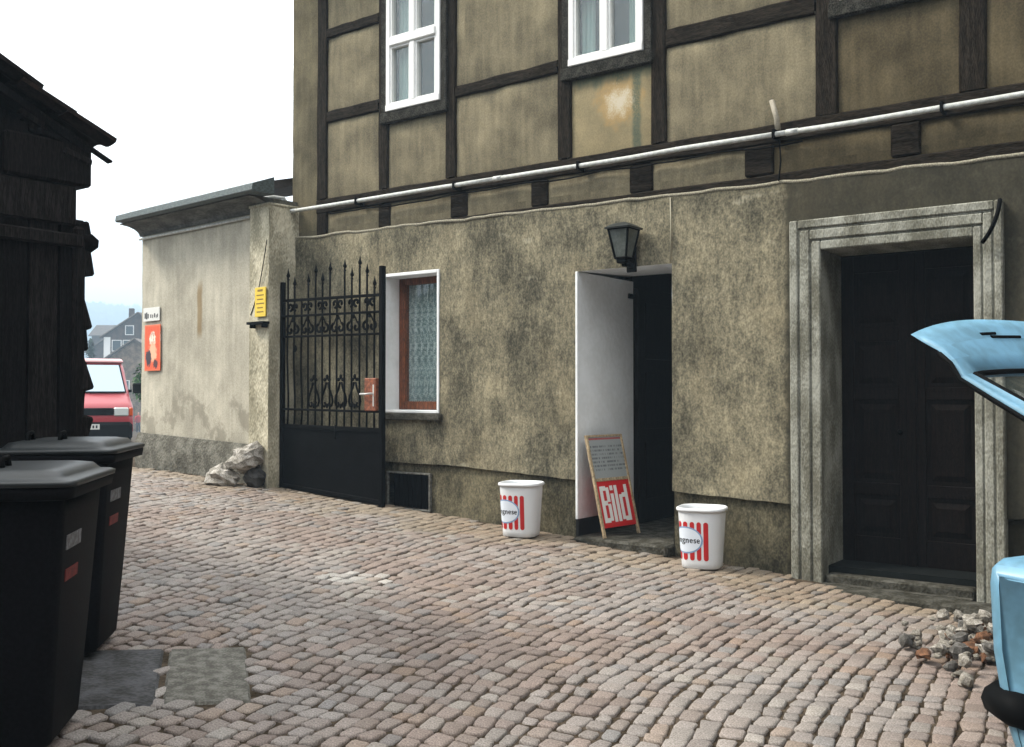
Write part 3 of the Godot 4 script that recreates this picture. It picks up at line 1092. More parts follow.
func door_two(H: Node3D) -> void:
	var D := Node3D.new()
	D.name = "stone_doorway"
	H.add_child(D, true)
	D.position = -H.position
	var xo0 := -2.98
	var xo1 := -1.40
	var yo := 2.73
	# moulded jambs and lintel: bands step in towards the opening
	var bands := [[0.0, 0.07, 0.066], [0.07, 0.084, 0.05], [0.084, 0.165, 0.06], [0.165, 0.176, 0.042], [0.176, 0.25, 0.052]]
	for side in 2:
		var s := mb()
		for b in bands:
			var xa: float = xo0 + b[0] if side == 0 else xo1 - b[1] * 0.8
			var xb: float = xo0 + b[1] if side == 0 else xo1 - b[0] * 0.8
			bx(s, xa + 0.0006, xb - 0.0006, -0.6, yo - b[0] - 0.0006, -0.47, b[2], 0.009)
		obj("jamb", s, M.stone, D)
	var s2 := mb()
	for b in bands:
		bx(s2, xo0 + b[1] + 0.0004, xo1 - b[1] * 0.8 - 0.0004, yo - b[1] + 0.0006, yo - b[0] - 0.0006, -0.47, b[2] - 0.001, 0.009)
	obj("lintel", s2, M.stone, D)
	# two-leaved panelled door
	var xa0 := -2.73
	var xa1 := -1.60
	var xm := (xa0 + xa1) * 0.5
	for q in 2:
		var L := Node3D.new()
		var xa := xa0 if q == 0 else xm + 0.002
		var xb := xm - 0.002 if q == 0 else xa1
		var s := mb()
		bx(s, xa, xb, -0.12, 2.47, -0.53, -0.485)
		# stiles and rails stand proud of the field
		bx(s, xa, xa + 0.1, -0.12, 2.47, -0.485, -0.455, 0.005)
		bx(s, xb - 0.1, xb, -0.12, 2.47, -0.485, -0.455, 0.005)
		var rails := [[-0.12, 0.16], [0.5, 0.6], [1.28, 1.38], [1.76, 1.88], [2.33, 2.47]]
		for r in rails:
			bx(s, xa + 0.1005, xb - 0.1005, r[0], r[1], -0.485, -0.458, 0.005)
		var leaf := obj("door_leaf", s, M.dark_door, D)
		L.free()
		for k in rails.size() - 1:
			var ya: float = rails[k][1] + 0.035
			var yb: float = rails[k + 1][0] - 0.035
			s = mb()
			var ca := Vector3((xa + xb) * 0.5, (ya + yb) * 0.5, 0)
			var hx := (xb - xa) * 0.5 - 0.135
			var hy := (yb - ya) * 0.5
			# raised field with sloping margins
			var o := [Vector3(ca.x - hx, ya, -0.483), Vector3(ca.x + hx, ya, -0.483), Vector3(ca.x + hx, yb, -0.483), Vector3(ca.x - hx, yb, -0.483)]
			var i_ := [Vector3(ca.x - hx + 0.045, ya + 0.045, -0.46), Vector3(ca.x + hx - 0.045, ya + 0.045, -0.46), Vector3(ca.x + hx - 0.045, yb - 0.045, -0.46), Vector3(ca.x - hx + 0.045, yb - 0.045, -0.46)]
			for e in 4:
				var e2 := (e + 1) % 4
				quad(s, o[e], o[e2], i_[e2], i_[e])
			quad(s, i_[0], i_[1], i_[2], i_[3])
			obj("door_panel", s, M.dark_door, D)
	var st := mb()
	bx(st, xm - 0.035, xm + 0.035, -0.12, 2.46, -0.455, -0.43, 0.008)
	obj("meeting_strip", st, M.dark_door, D)
	st = mb()
	ball(st, Vector3(xm - 0.09, 1.02, -0.425), Vector3(0.024, 0.024, 0.03), 10, 6)
	obj("handle", st, M.iron, D)
	# worn stone steps
	st = mb()
	bx(st, xo0 + 0.262, xo1 - 0.222, -0.6, -0.1, -0.54, 0.02, 0.015)
	obj("step", st, M.step, D)
	st = mb()
	bx(st, xo0 + 0.1, xo1 + 0.02, -0.6, -0.165, 0.1, 0.34, 0.02)
	bx(st, xo0 + 0.262, xo1 - 0.222, -0.6, -0.165, 0.0205, 0.0995)
	obj("step", st, M.step, D)
	# iron bracket at the right head of the frame
	st = mb(true)
	var pts := []
	for i in 13:
		var t := i / 12.0
		pts.append(Vector3(-1.405 - 0.12 * t * t, 2.72 - 0.3 * t - 0.02 * sin(t * PI), 0.11 + 0.05 * sin(t * PI)))
	tube(st, pts, 0.016, 6)
	obj("bracket", st, M.iron, D)

func cellar_hatch(H: Node3D) -> void:
	var V := Node3D.new()
	V.name = "cellar_hatch"
	H.add_child(V, true)
	V.position = -H.position
	var x0 := -7.5
	var x1 := -6.88
	var y0 := 0.1
	var y1 := 0.5
	var s := mb()
	bx(s, x0, x1, y1 - 0.018, y1, -0.03, 0.004, 0.003)
	bx(s, x1 - 0.018, x1, y0 + 0.0185, y1 - 0.0185, -0.03, 0.004, 0.003)
	bx(s, x0, x1, y0, y0 + 0.018, -0.03, 0.004, 0.003)
	bx(s, x0, x0 + 0.018, y0 + 0.0185, y1 - 0.0185, -0.03, 0.004, 0.003)
	obj("frame", s, M.hatch_edge, V)
	s = mb()
	bx(s, x0 + 0.0185, x1 - 0.0185, y0 + 0.0185, y1 - 0.0185, -0.13, -0.1)
	obj("backing", s, M.sheet_iron, V)
	for i in 9:
		s = mb()
		var xx := x0 + 0.07 + i * 0.062
		bx(s, xx, xx + 0.012, y0 + 0.019, y1 - 0.019, -0.06, -0.045)
		obj("bar", s, M.iron, V)

# ---------------------------------------------------------------- yard wall and gate
func make_yard_wall() -> void:
	var W := thing("yard_wall", "pale rendered yard wall with zinc-edged eaves and square gate pier", "wall", Vector3(-9.37, 0.3, 0.25), -5.0)
	# local frame: -x runs away to the left along the wall, +z faces the lane, y measured from world zero
	var oy := -0.3
	var s := mb(true)
	wall_grid(s, -2.64, 0.0, 0.7, 3.5, [], 0.12, func(x, y):
		return Vector3(x, y + oy, 0.012 * noise.get_noise_2d(x * 1.2, y * 1.2) + 0.004 * noise.get_noise_2d(x * 9.0, y * 9.0)))
	var o := obj("wall_face", s, M.yard, W)
	M.yard.uv1_scale = Vector3(-0.25, 0.25, 1)
	M.yard.uv1_offset = Vector3(0, 1.0 + oy * 0.25, 0)
	s = mb()
	bx(s, -2.64, 0.35, 0.0 + oy, 3.59 + oy, -0.4, -0.02)
	obj("wall_core", s, M.yard_base, W)
	s = mb(true)
	wall_grid(s, -2.69, 0.0, -0.4, 0.82, [], 0.12, func(x, y):
		var k := clampf((y - 0.6) / 0.22, 0.0, 1.0)
		var lean := 0.06 - 0.045 * k * k
		return Vector3(x, y - 0.03 * (x + 2.69) * k + oy, lean + 0.02 * noise.get_noise_2d(x * 3.0, y * 3.0)))
	quad(s, Vector3(-2.69, -0.7, -0.4), Vector3(-2.69, -0.7, 0.06), Vector3(-2.69, 0.82 + oy, 0.015), Vector3(-2.69, 0.82 + oy, -0.4))
	obj("wall_base", s, M.yard_base, W)
	# coved eaves
	s = mb()
	var cove := PackedVector2Array()
	cove.append(Vector2(-0.3, 3.46 + oy))
	for i in 9:
		var a := PI / 2 * i / 8.0
		cove.append(Vector2(0.02 + 0.28 * (1 - cos(a)), 3.46 + oy + 0.125 * sin(a)))
	cove.append(Vector2(0.3, 3.6 + oy))
	cove.append(Vector2(-0.3, 3.6 + oy))
	var along := Transform3D(Basis(Vector3(0, 0, 1), Vector3.UP, Vector3(1, 0, 0)), Vector3.ZERO)
	prism(s, cove, -2.68, 0.3, along)
	obj("coved_eaves", s, M.cornice, W)
	# zinc roof edge in lengths
	for k in 5:
		s = mb()
		var xa := -2.62 + k * 0.612
		prism(s, PackedVector2Array([Vector2(0.26, 3.603 + oy), Vector2(0.38, 3.6 + oy), Vector2(0.4, 3.615 + oy), Vector2(0.39, 3.685 + oy), Vector2(0.1, 3.8 + oy), Vector2(0.1, 3.603 + oy)]), xa + 0.002, xa + 0.61 + (0.0 if k < 4 else 0.06), along)
		obj("zinc_edge", s, M.zinc, W)
	s = mb()
	prism(s, PackedVector2Array([Vector2(0.099, 3.8 + oy), Vector2(-2.5, 4.5 + oy), Vector2(-2.5, 4.4 + oy), Vector2(0.099, 3.7 + oy)]), -2.8, -0.05, along)
	obj("roof", s, M.slate, W)
	# conduit below the eaves
	s = mb(true)
	tube(s, [Vector3(-2.66, 3.42 + oy, 0.03), Vector3(-1.4, 3.415 + oy, 0.03), Vector3(0.02, 3.42 + oy, 0.03)], 0.018, 6)
	obj("conduit", s, M.pipe, W)
	# square pier carrying the gate
	s = mb(true)
	wall_grid(s, 0.0, 0.38, -0.4, 3.5, [], 0.09, func(x, y): return Vector3(x, y + oy, 0.085 + 0.008 * noise.get_noise_2d(x * 3.0, y * 3.0)))
	wall_grid(s, -0.4, 0.085, -0.4, 3.5, [], 0.1, func(x, y): return Vector3(0.38, y + oy, -x * 1.0 - 0.315) if true else Vector3.ZERO)
	bx(s, -0.012, 0.39, 3.5 + oy, 3.53 + oy, -0.4, 0.095)
	quad(s, Vector3(0, -0.7, -0.1), Vector3(0, -0.7, 0.085), Vector3(0, 3.5 + oy, 0.085), Vector3(0, 3.5 + oy, -0.1))
	obj("pier", s, M.pier, W)

func scroll(c: Vector3, r: float, a0: float, a1: float, shrink: float, n := 12) -> Array:
	var pts := []
	for i in n + 1:
		var t := float(i) / n
		var a := lerpf(a0, a1, t)
		var rr := r * lerpf(1.0, shrink, t)
		pts.append(c + Vector3(cos(a) * rr, sin(a) * rr, 0))
	return pts

func make_gate() -> void:
	var G := thing("wrought_iron_gate", "black wrought-iron yard gate folded open against the house wall", "gate", Vector3(-8.2, 0.2, 0.2), 0, true)
	var z := 0.2
	var x0 := -9.0
	var x1 := -7.37
	# hanging stile (double) and closing stile
	var s := mb()
	bx(s, x0 - 0.1, x0 + 0.0, 0.22, 2.55, z - 0.05, z + 0.05, 0.006)
	obj("post", s, M.iron, G)
	s = mb()
	bx(s, x0 + 0.025, x0 + 0.075, 0.26, 2.62, z - 0.025, z + 0.025, 0.006)
	obj("hanging_stile", s, M.iron, G)
	s = mb()
	bx(s, x1 - 0.035, x1 + 0.02, 0.13, 2.69, z - 0.03, z + 0.03, 0.006)
	obj("closing_stile", s, M.iron, G)
	# rails; left end a little higher where the leaf has dropped
	for r in [[2.395, 0.03], [2.215, 0.024], [1.98, 0.024], [1.15, 0.024], [0.955, 0.05]]:
		s = mb()
		var xf := Transform3D(Basis(Vector3(0, 0, 1), -0.012), Vector3((x0 + x1) * 0.5, r[0], z))
		box(s, Vector3.ZERO, Vector3(x1 - x0 - 0.05, r[1], 0.04), 0.004, xf)
		obj("rail", s, M.iron, G)
	# sheet-iron lower panel
	s = mb()
	prism(s, PackedVector2Array([Vector2(x0 + 0.07, 0.27), Vector2(x1 - 0.03, 0.17), Vector2(x1 - 0.03, 0.94), Vector2(x0 + 0.07, 0.96)]), z - 0.008, z + 0.004)
	obj("sheet_panel", s, M.sheet_iron, G)
	s = mb()
	var d := Vector3(x1 - 0.03, 0.185, z + 0.008) - Vector3(x0 + 0.07, 0.285, z + 0.008)
	box(s, Vector3.ZERO, Vector3(d.length(), 0.05, 0.03), 0.005, Transform3D(Basis(Vector3(0, 0, 1), -0.0655), Vector3((x0 + x1) * 0.5 + 0.02, 0.235, z + 0.01)))
	obj("bottom_rail", s, M.iron, G)
	# upright bars with spear tips
	var bars := [-8.86, -8.75, -8.63, -8.52, -8.40, -8.29, -8.17, -8.06, -7.94, -7.83, -7.71, -7.6, -7.49]
	var tops := [2.68, 2.58, 2.4, 2.6, 2.7, 2.6, 2.71, 2.4, 2.72, 2.62, 2.74, 2.64, 2.5]
	for i in bars.size():
		var xx: float = bars[i]
		var top: float = tops[i]
		s = mb(true)
		var pts := []
		for k in 10:
			var t := k / 9.0
			var bend := 0.018 * sin(t * 9.0) * (1.0 if i < 3 else 0.12)
			pts.append(Vector3(xx + bend * (1.0 - t), lerpf(0.95, top, t), z + 0.004))
		tube(s, pts, 0.0115, 6)
		if top > 2.45:
			lathe(s, [Vector2(0.004, 0), Vector2(0.02, 0.02), Vector2(0.022, 0.035), Vector2(0.012, 0.06), Vector2(0.001, 0.115)], 6, Transform3D(Basis(), Vector3(pts[9].x, top - 0.02, z)))
			ball(s, Vector3(pts[9].x, top - 0.035, z), Vector3(0.017, 0.012, 0.017), 6, 4)
		if i == 1:
			ball(s, Vector3(xx + 0.01, 1.85, z), Vector3(0.022, 0.04, 0.022), 8, 5)
		obj("bar", s, M.iron, G)
	# rings and scrolls in the upper bands
	for i in 6:
		var cx := -8.78 + i * 0.243
		s = mb(true)
		tube(s, scroll(Vector3(cx - 0.045, 2.325, z), 0.045, -PI * 0.5, PI * 1.25, 0.35), 0.015, 5)
		tube(s, scroll(Vector3(cx + 0.045, 2.325, z), 0.045, PI * 1.5, -PI * 0.25, 0.35), 0.015, 5)
		obj("scroll", s, M.iron, G)
		s = mb(true)
		tube(s, scroll(Vector3(cx - 0.045, 2.06, z), 0.055, PI * 0.6, PI * 2.3, 0.3), 0.015, 5)
		tube(s, scroll(Vector3(cx + 0.045, 2.06, z), 0.055, PI * 0.4, -PI * 1.3, 0.3), 0.015, 5)
		tube(s, [Vector3(cx - 0.06, 2.1, z), Vector3(cx - 0.03, 2.16, z), Vector3(cx, 2.21, z), Vector3(cx + 0.03, 2.16, z), Vector3(cx + 0.06, 2.1, z)], 0.008, 5)
		ball(s, Vector3(cx, 2.17, z), Vector3(0.03, 0.022, 0.012), 8, 4)
		obj("scroll", s, M.iron, G)
	# four lyre ornaments low down
	for i in 4:
		var cx := -8.43 + i * 0.215
		s = mb(true)
		for k in [-1.0, 1.0]:
			tube(s, [Vector3(cx + k * 0.012, 1.46, z), Vector3(cx + k * 0.03, 1.4, z), Vector3(cx + k * 0.075, 1.31, z), Vector3(cx + k * 0.088, 1.25, z), Vector3(cx + k * 0.07, 1.2, z), Vector3(cx + k * 0.04, 1.19, z), Vector3(cx + k * 0.025, 1.215, z), Vector3(cx + k * 0.04, 1.24, z)], 0.0125, 5)
			ball(s, Vector3(cx + k * 0.035, 1.49, z), Vector3(0.03, 0.022, 0.012), 8, 4)
		ball(s, Vector3(cx, 1.52, z), Vector3(0.022, 0.03, 0.013), 8, 4)
		ball(s, Vector3(cx, 1.2, z), Vector3(0.018, 0.03, 0.012), 8, 4)
		obj("lyre_ornament", s, M.iron, G)
	# rusty red lock plate with handle
	s = mb()
	bx(s, -7.585, -7.41, 1.15, 1.5, z + 0.012, z + 0.06, 0.008)
	var lp := obj("lock_box", s, M.lock_plate, G)
	s = mb(true)
	tube(s, [Vector3(-7.46, 1.335, z + 0.06), Vector3(-7.46, 1.335, z + 0.1), Vector3(-7.52, 1.33, z + 0.105), Vector3(-7.6, 1.33, z + 0.105)], 0.011, 8)
	obj("handle", s, M.chrome, lp)
	s = mb()
	bx(s, -7.455, -7.44, 1.2, 1.43, z + 0.06, z + 0.063)
	obj("escutcheon", s, M.sign_white, lp)
	# drop bolt
	s = mb(true)
	tube(s, [Vector3(-8.06, 0.99, z + 0.02), Vector3(-8.06, 0.84, z + 0.02)], 0.012, 6)
	obj("bolt", s, M.iron, G)
	s = mb(true)
	bx(s, -9.1, -9.06, 2.2, 2.26, z - 0.03, z + 0.03)
	bx(s, -9.1, -9.06, 0.5, 0.56, z - 0.03, z + 0.03)
	obj("hinge", s, M.iron, G)

# ---------------------------------------------------------------- shed on the left
func make_shed() -> void:
	var S := thing("timber_shed", "dark weathered plank shed with ragged tiled eaves behind the bins", "shed", Vector3(-8, 0, 7), 0, true)
	var X := -5.65
	var slope := 0.465
	var ez := 4.60
	var ey := 2.87
	var rz := 7.3
	var ry := ey + (rz - ez) * slope
	# core
	var s := mb()
	prism(s, PackedVector2Array([Vector2(4.72, -0.2), Vector2(9.9, -0.2), Vector2(9.9, 2.8), Vector2(rz, ry - 0.16), Vector2(4.72, 2.8)]), -12.0, X - 0.04, Transform3D(Basis(Vector3(0, 0, 1), Vector3.UP, Vector3(1, 0, 0)), Vector3.ZERO))
	obj("wall", s, M.plank_c, S)
	# vertical boards of the gable
	var z := 4.60
	var i := 0
	while z < 8.4:
		var w := rng.randf_range(0.13, 0.2)
		var top := 2.36 + rng.randf_range(-0.02, 0.02) if z < 4.9 else ey + (z - ez) * slope - 0.14
		s = mb()
		var lean := rng.randf_range(-0.006, 0.006)
		var n := 6
		var prev := []
		for k in n + 1:
			var t := float(k) / n
			var y := lerpf(g(X, z) - 0.05, top, t)
			var e0 := z + lean + 0.012 * noise.get_noise_2d(y * 3.0, z * 9.0) + (0.02 * noise.get_noise_2d(y * 2.2, 5.0) if i == 0 else 0.0)
			var e1 := z + w - 0.008 + lean + 0.006 * noise.get_noise_2d(y * 3.0, z * 9.0 + 5.0)
			var xf := X + 0.008 * noise.get_noise_2d(y * 2.0, z * 4.0) + (0.012 if i % 2 == 0 else 0.0)
			var ring := [Vector3(X - 0.03, y, e0), Vector3(xf, y, e0 + 0.004), Vector3(xf, y, e1 - 0.004), Vector3(X - 0.03, y, e1)]
			if k > 0:
				for q in 3:
					quad(s, prev[q + 1], prev[q], ring[q], ring[q + 1])
			prev = ring
		obj("plank", s, [M.plank, M.plank_b, M.plank_c][i % 3 if rng.randf() > 0.3 else rng.randi() % 3], S)
		z += w
		i += 1
	# boarded head above the planks near the eave, rafter box and wall plate
	piece("eave_box", S, M.plank, X - 0.6, X + 0.05, 2.57, 2.82, 4.575, 5.1, 0.015)
	piece("head_board", S, M.plank_b, X - 0.02, X + 0.03, 2.33, 2.565, 4.66, 5.2, 0.01)
	piece("cross_rail", S, M.plank_b, X, X + 0.05, 2.2, 2.28, 4.62, 6.4, 0.01)
	s = mb(true)
	tube(s, [Vector3(X - 0.5, 2.24, 4.58), Vector3(X + 0.02, 2.24, 4.57), Vector3(X + 0.04, 2.235, 4.575)], 0.065, 7, 0.05)
	obj("beam_end", s, M.plank_c, S)
	s = mb()
	bx(s, X - 0.1, X + 0.04, 0.0, 2.33, 4.6, 4.68, 0.02)
	obj("corner_post", s, M.plank, S)
	# roof boarding and tiles
	s = mb()
	prism(s, PackedVector2Array([Vector2(ez, ey - 0.1), Vector2(rz, ry - 0.1), Vector2(rz, ry - 0.05), Vector2(ez, ey - 0.05)]), -12.1, X + 0.06, Transform3D(Basis(Vector3(0, 0, 1), Vector3.UP, Vector3(1, 0, 0)), Vector3.ZERO))
	prism(s, PackedVector2Array([Vector2(rz, ry - 0.05), Vector2(10.1, 2.75), Vector2(10.1, 2.68), Vector2(rz, ry - 0.12)]), -12.1, X + 0.06, Transform3D(Basis(Vector3(0, 0, 1), Vector3.UP, Vector3(1, 0, 0)), Vector3.ZERO))
	obj("roof_boarding", s, M.plank_c, S)
	var ang := atan(slope)
	var variants := []
	for k in 4:
		s = mb()
		var pl := PackedVector2Array()
		for q in 9:
			var t := q / 8.0
			pl.append(Vector2(-0.125 + 0.25 * t, 0.022 * sin(t * TAU) + 0.026))
		for q in 9:
			var t := 1.0 - q / 8.0
			pl.append(Vector2(-0.125 + 0.25 * t, 0.02 * sin(t * TAU)))
		prism(s, pl, -0.17, 0.17)
		s.generate_normals()
		variants.append(s.commit())
	var nc := int((rz - ez) / cos(ang) / 0.27) + 1
	for c in nc:
		for k in 22:
			if c == 0 and (k == 2 or k == 5):
				continue
			var d := 0.05 + c * 0.27
			var o := put("roof_tile", variants[k % 4], M.tile if rng.randf() < 0.6 else M.tile_b, S)
			var at := Vector3(X + 0.02 - k * 0.245, ey + d * sin(ang) + 0.01 + rng.randf_range(0, 0.012), ez + d * cos(ang) + rng.randf_range(-0.035, 0.02))
			o.position = at - S.position
			o.rotation = Vector3(-ang + 0.09 + rng.randf_range(-0.05, 0.09), rng.randf_range(-0.09, 0.09), rng.randf_range(-0.06, 0.06))
	# rotten board ends and crumbling stuff along the corner below the eave
	for k in 9:
		s = mb()
		var yb := 0.8 + k * 0.19 + rng.randf_range(-0.08, 0.08)
		var hb := rng.randf_range(0.1, 0.42)
		var out := rng.randf_range(0.0, 0.03) + (0.025 if k > 6 else 0.0)
		box(s, Vector3.ZERO, Vector3(rng.randf_range(0.05, 0.09), hb, 0.09), 0.012, Transform3D(Basis.from_euler(Vector3(rng.randf_range(-0.3, 0.3), rng.randf_range(-0.2, 0.2), rng.randf_range(-0.15, 0.15))), Vector3(X - 0.02, yb, 4.645 - out)))
		obj("board_end", s, [M.plank, M.plank_b, M.plank_c][k % 3], S)
	for k in 7:
		s = mb()
		box(s, Vector3.ZERO, Vector3(rng.randf_range(0.06, 0.12), rng.randf_range(0.03, 0.07), rng.randf_range(0.12, 0.22)), 0.01, Transform3D(Basis.from_euler(Vector3(-0.3 + rng.randf_range(-0.25, 0.25), rng.randf_range(-0.2, 0.2), 0)), Vector3(X + 0.02 - 0.03 * (k % 3), ey - 0.13 + 0.03 * k, ez + 0.07 + 0.045 * k)))
		obj("board_end", s, [M.plank_b, M.plank_c][k % 2], S)
	# slipped battens sticking out past the eave
	s = mb()
	box(s, Vector3.ZERO, Vector3(0.05, 0.016, 0.5), 0.003, Transform3D(Basis(Vector3.RIGHT, -0.42), Vector3(X + 0.04, ey - 0.02, ez + 0.08)))
	obj("batten", s, M.plank, S)
	s = mb()
	box(s, Vector3.ZERO, Vector3(0.09, 0.03, 0.3), 0.003, Transform3D(Basis(Vector3.RIGHT, -0.25), Vector3(X + 0.03, ey + 0.075, ez + 0.1)))
	obj("batten", s, M.plank_b, S)

func make_shade_houses() -> void:
	# unseen houses added right of and behind the camera to darken the right side
	for q in [[Vector3(8.3, -0.5, 7.5), 3.0, 7.0, 8.0, "unseen house added on the right to darken the right-hand side"], [Vector3(1.4, -0.2, 14.0), 4.0, 3.0, 7.5, "unseen house added behind the camera to darken the right-hand side"]]:
		var H := thing("added_shade_house", q[4], "house", q[0])
		var hx: float = q[1]
		var hz: float = q[2]
		var hh: float = q[3]
		piece("wall", H, M.house_brown, -hx, hx, -0.5, hh, -hz, hz)
		var s := mb()
		prism(s, PackedVector2Array([Vector2(-hx - 0.3, hh + 0.01), Vector2(hx + 0.3, hh + 0.01), Vector2(0, hh + 2.5)]), -hz - 0.3, hz + 0.3)
		obj("roof", s, M.slate, H)
		for k in 4:
			for e in 2:
				var f := (k - 1.5) / 2.0
				if hx < hz:
					piece("window", H, M.car_glass, -hx - 0.02, -hx + 0.05, 1.2 + e * 3.0, 2.6 + e * 3.0, f * hz - 0.45, f * hz + 0.45)
				else:
					piece("window", H, M.car_glass, f * hx - 0.45, f * hx + 0.45, 1.2 + e * 3.0, 2.6 + e * 3.0, -hz - 0.02, -hz + 0.05)

# ---------------------------------------------------------------- wheeled bins
func bin_section(hx: float, hz: float, y: float, c: float) -> Array:
	var pts := []
	for k in 4:
		var sx: float = [1, -1, -1, 1][k]
		var sz: float = [1, 1, -1, -1][k]
		for q in 5:
			var a := PI / 2 * (k + q / 4.0)
			pts.append(Vector3(sx * (hx - c) + cos(a) * c, y, sz * (hz - c) + sin(a) * c))
	return pts

func loft(s: SurfaceTool, rings: Array, cap := true) -> void:
	var n: int = rings[0].size()
	for i in rings.size() - 1:
		for k in n:
			var k2 := (k + 1) % n
			quad(s, rings[i][k], rings[i + 1][k], rings[i + 1][k2], rings[i][k2])
	if cap:
		var top: Array = rings[rings.size() - 1]
		var bot: Array = rings[0]
		for k in range(1, n - 1):
			tri(s, top[0], top[k + 1], top[k])
			tri(s, bot[0], bot[k], bot[k + 1])

func make_bins() -> void:
	for i in 2:
		var corner: Vector3 = [Vector3(-3.41, 0, 5.95), Vector3(-4.38, 0, 5.18)][i]
		var turn: float = [46.3, 45.3][i]
		var b := Basis(Vector3.UP, deg_to_rad(turn))
		# the measured corner is the near right corner of the rim
		var at := corner - b * Vector3(0.29, 0, 0.365)
		at.y = g(at.x, at.z)
		var B := thing("wheeled_bin", ["black wheeled rubbish bin nearest the camera, cut by the left picture edge", "black wheeled rubbish bin farther back, with white and red stickers on its side"][i], "bin", at, turn, false, "wheeled bins by the shed")
		var s := mb(true)
		var rings := []
		for r in [[0.17, 0.22, 0.03], [0.185, 0.235, 0.05], [0.21, 0.27, 0.4], [0.243, 0.31, 0.9], [0.247, 0.315, 0.97]]:
			rings.append(bin_section(r[0], r[1], r[2], 0.045))
		loft(s, rings)
		obj("body", s, M.bin, B)
		s = mb(true)
		rings = []
		for r in [[0.25, 0.32, 0.955], [0.285, 0.36, 0.965], [0.29, 0.365, 1.0], [0.284, 0.358, 1.006]]:
			rings.append(bin_section(r[0], r[1], r[2], 0.05))
		loft(s, rings)
		obj("rim", s, M.bin, B)
		s = mb(true)
		rings = []
		for r in [[0.296, 0.37, 1.008], [0.298, 0.373, 1.024], [0.285, 0.36, 1.03], [0.25, 0.325, 1.034], [0.24, 0.314, 1.043], [0.225, 0.297, 1.06], [0.18, 0.25, 1.068], [0.1, 0.16, 1.072], [0.03, 0.06, 1.073]]:
			rings.append(bin_section(r[0], r[1], r[2], minf(0.06, r[0] * 0.9)))
		loft(s, rings)
		var lid := obj("lid", s, M.bin_lid, B)
		for k in [-0.15, 0.0]:
			s = mb(true)
			tube(s, [Vector3(k, 1.055, 0.2), Vector3(k, 1.1, 0.19), Vector3(k, 1.105, 0.13), Vector3(k, 1.06, 0.11)], 0.012, 7)
			obj("lid_handle", s, M.black_plastic, lid)
		s = mb(true)
		tube(s, [Vector3(-0.28, 0.98, -0.25), Vector3(-0.33, 0.99, -0.25), Vector3(-0.33, 0.99, 0.25), Vector3(-0.28, 0.98, 0.25)], 0.018, 8)
		obj("handle", s, M.black_plastic, B)
		for k in [-1.0, 1.0]:
			s = mb(true)
			lathe(s, [Vector2(0.001, -0.03), Vector2(0.09, -0.03), Vector2(0.1, -0.02), Vector2(0.1, 0.02), Vector2(0.09, 0.03), Vector2(0.001, 0.03)], 18, Transform3D(Basis(Vector3.RIGHT, PI / 2), Vector3(-0.2, 0.1, k * 0.25)))
			obj("wheel", s, M.rubber, B)
		# stickers on the side wall
		var lean := atan2(0.033, 0.5)
		for q in 2:
			s = mb()
			var w := 0.21 if q == 0 else 0.18
			var yy := 0.79 if q == 0 else 0.665
			var xf := Transform3D(Basis(Vector3(0, 0, 1), -lean), Vector3(0.2311 + (yy - 0.72) * 0.066 + 0.002, yy, 0.12 - 0.03 * i))
			box(s, Vector3.ZERO, Vector3(0.003, 0.055 if q == 0 else 0.045, w), 0.0, xf)
			obj("sticker", s, M.sticker_white if q == 0 else M.sticker_red, B)

# ---------------------------------------------------------------- ice-cream waste buckets
func bend(v: Vector3, prof: Callable) -> Vector3:
	# v.x: arc length, v.y: height, v.z: stand-off, on the rounded-square bucket
	var r0: float = prof.call(v.y)
	var a := v.x / r0
	var pw := 3.2
	var c := cos(a)
	var sn := sin(a)
	var q := pow(pow(absf(c), pw) + pow(absf(sn), pw), -1.0 / pw)
	return Vector3(sn * q * r0, v.y, c * q * r0) * Vector3(1, 1, 1) + Vector3(sn, 0, c) * v.z

func patch(s: SurfaceTool, pl: PackedVector2Array, off: float, prof: Callable, step := 0.012) -> void:
	# a flat printed shape laid onto the curved side in thin vertical strips
	var x0 := INF
	var x1 := -INF
	for p in pl:
		x0 = minf(x0, p.x); x1 = maxf(x1, p.x)
	var n := int(ceil((x1 - x0) / step))
	for i in n:
		var a := x0 + (x1 - x0) * i / n
		var b := x0 + (x1 - x0) * (i + 1) / n
		for q in Geometry2D.intersect_polygons(pl, PackedVector2Array([Vector2(a, -1), Vector2(b, -1), Vector2(b, 2), Vector2(a, 2)])):
			var ix := Geometry2D.triangulate_polygon(q)
			for k in range(0, ix.size(), 3):
				var t := [q[ix[k]], q[ix[k + 1]], q[ix[k + 2]]]
				if (t[1] - t[0]).cross(t[2] - t[0]) < 0:
					t.reverse()
				tri(s, bend(Vector3(t[0].x, t[0].y, off), prof), bend(Vector3(t[1].x, t[1].y, off), prof), bend(Vector3(t[2].x, t[2].y, off), prof))

func oval(c: Vector2, r: Vector2, n := 28) -> PackedVector2Array:
	var p := PackedVector2Array()
	for i in n:
		p.append(c + Vector2(cos(TAU * i / n) * r.x, sin(TAU * i / n) * r.y))
	return p

func stripe_poly(x: float, w: float, y0: float, y1: float) -> PackedVector2Array:
	var p := PackedVector2Array()
	for i in 7:
		var a := PI + PI * i / 6.0
		p.append(Vector2(x + cos(a) * w, y0 + w + sin(a) * w))
	for i in 7:
		var a := PI * i / 6.0
		p.append(Vector2(x + cos(a) * w, y1 - w + sin(a) * w))
	return p

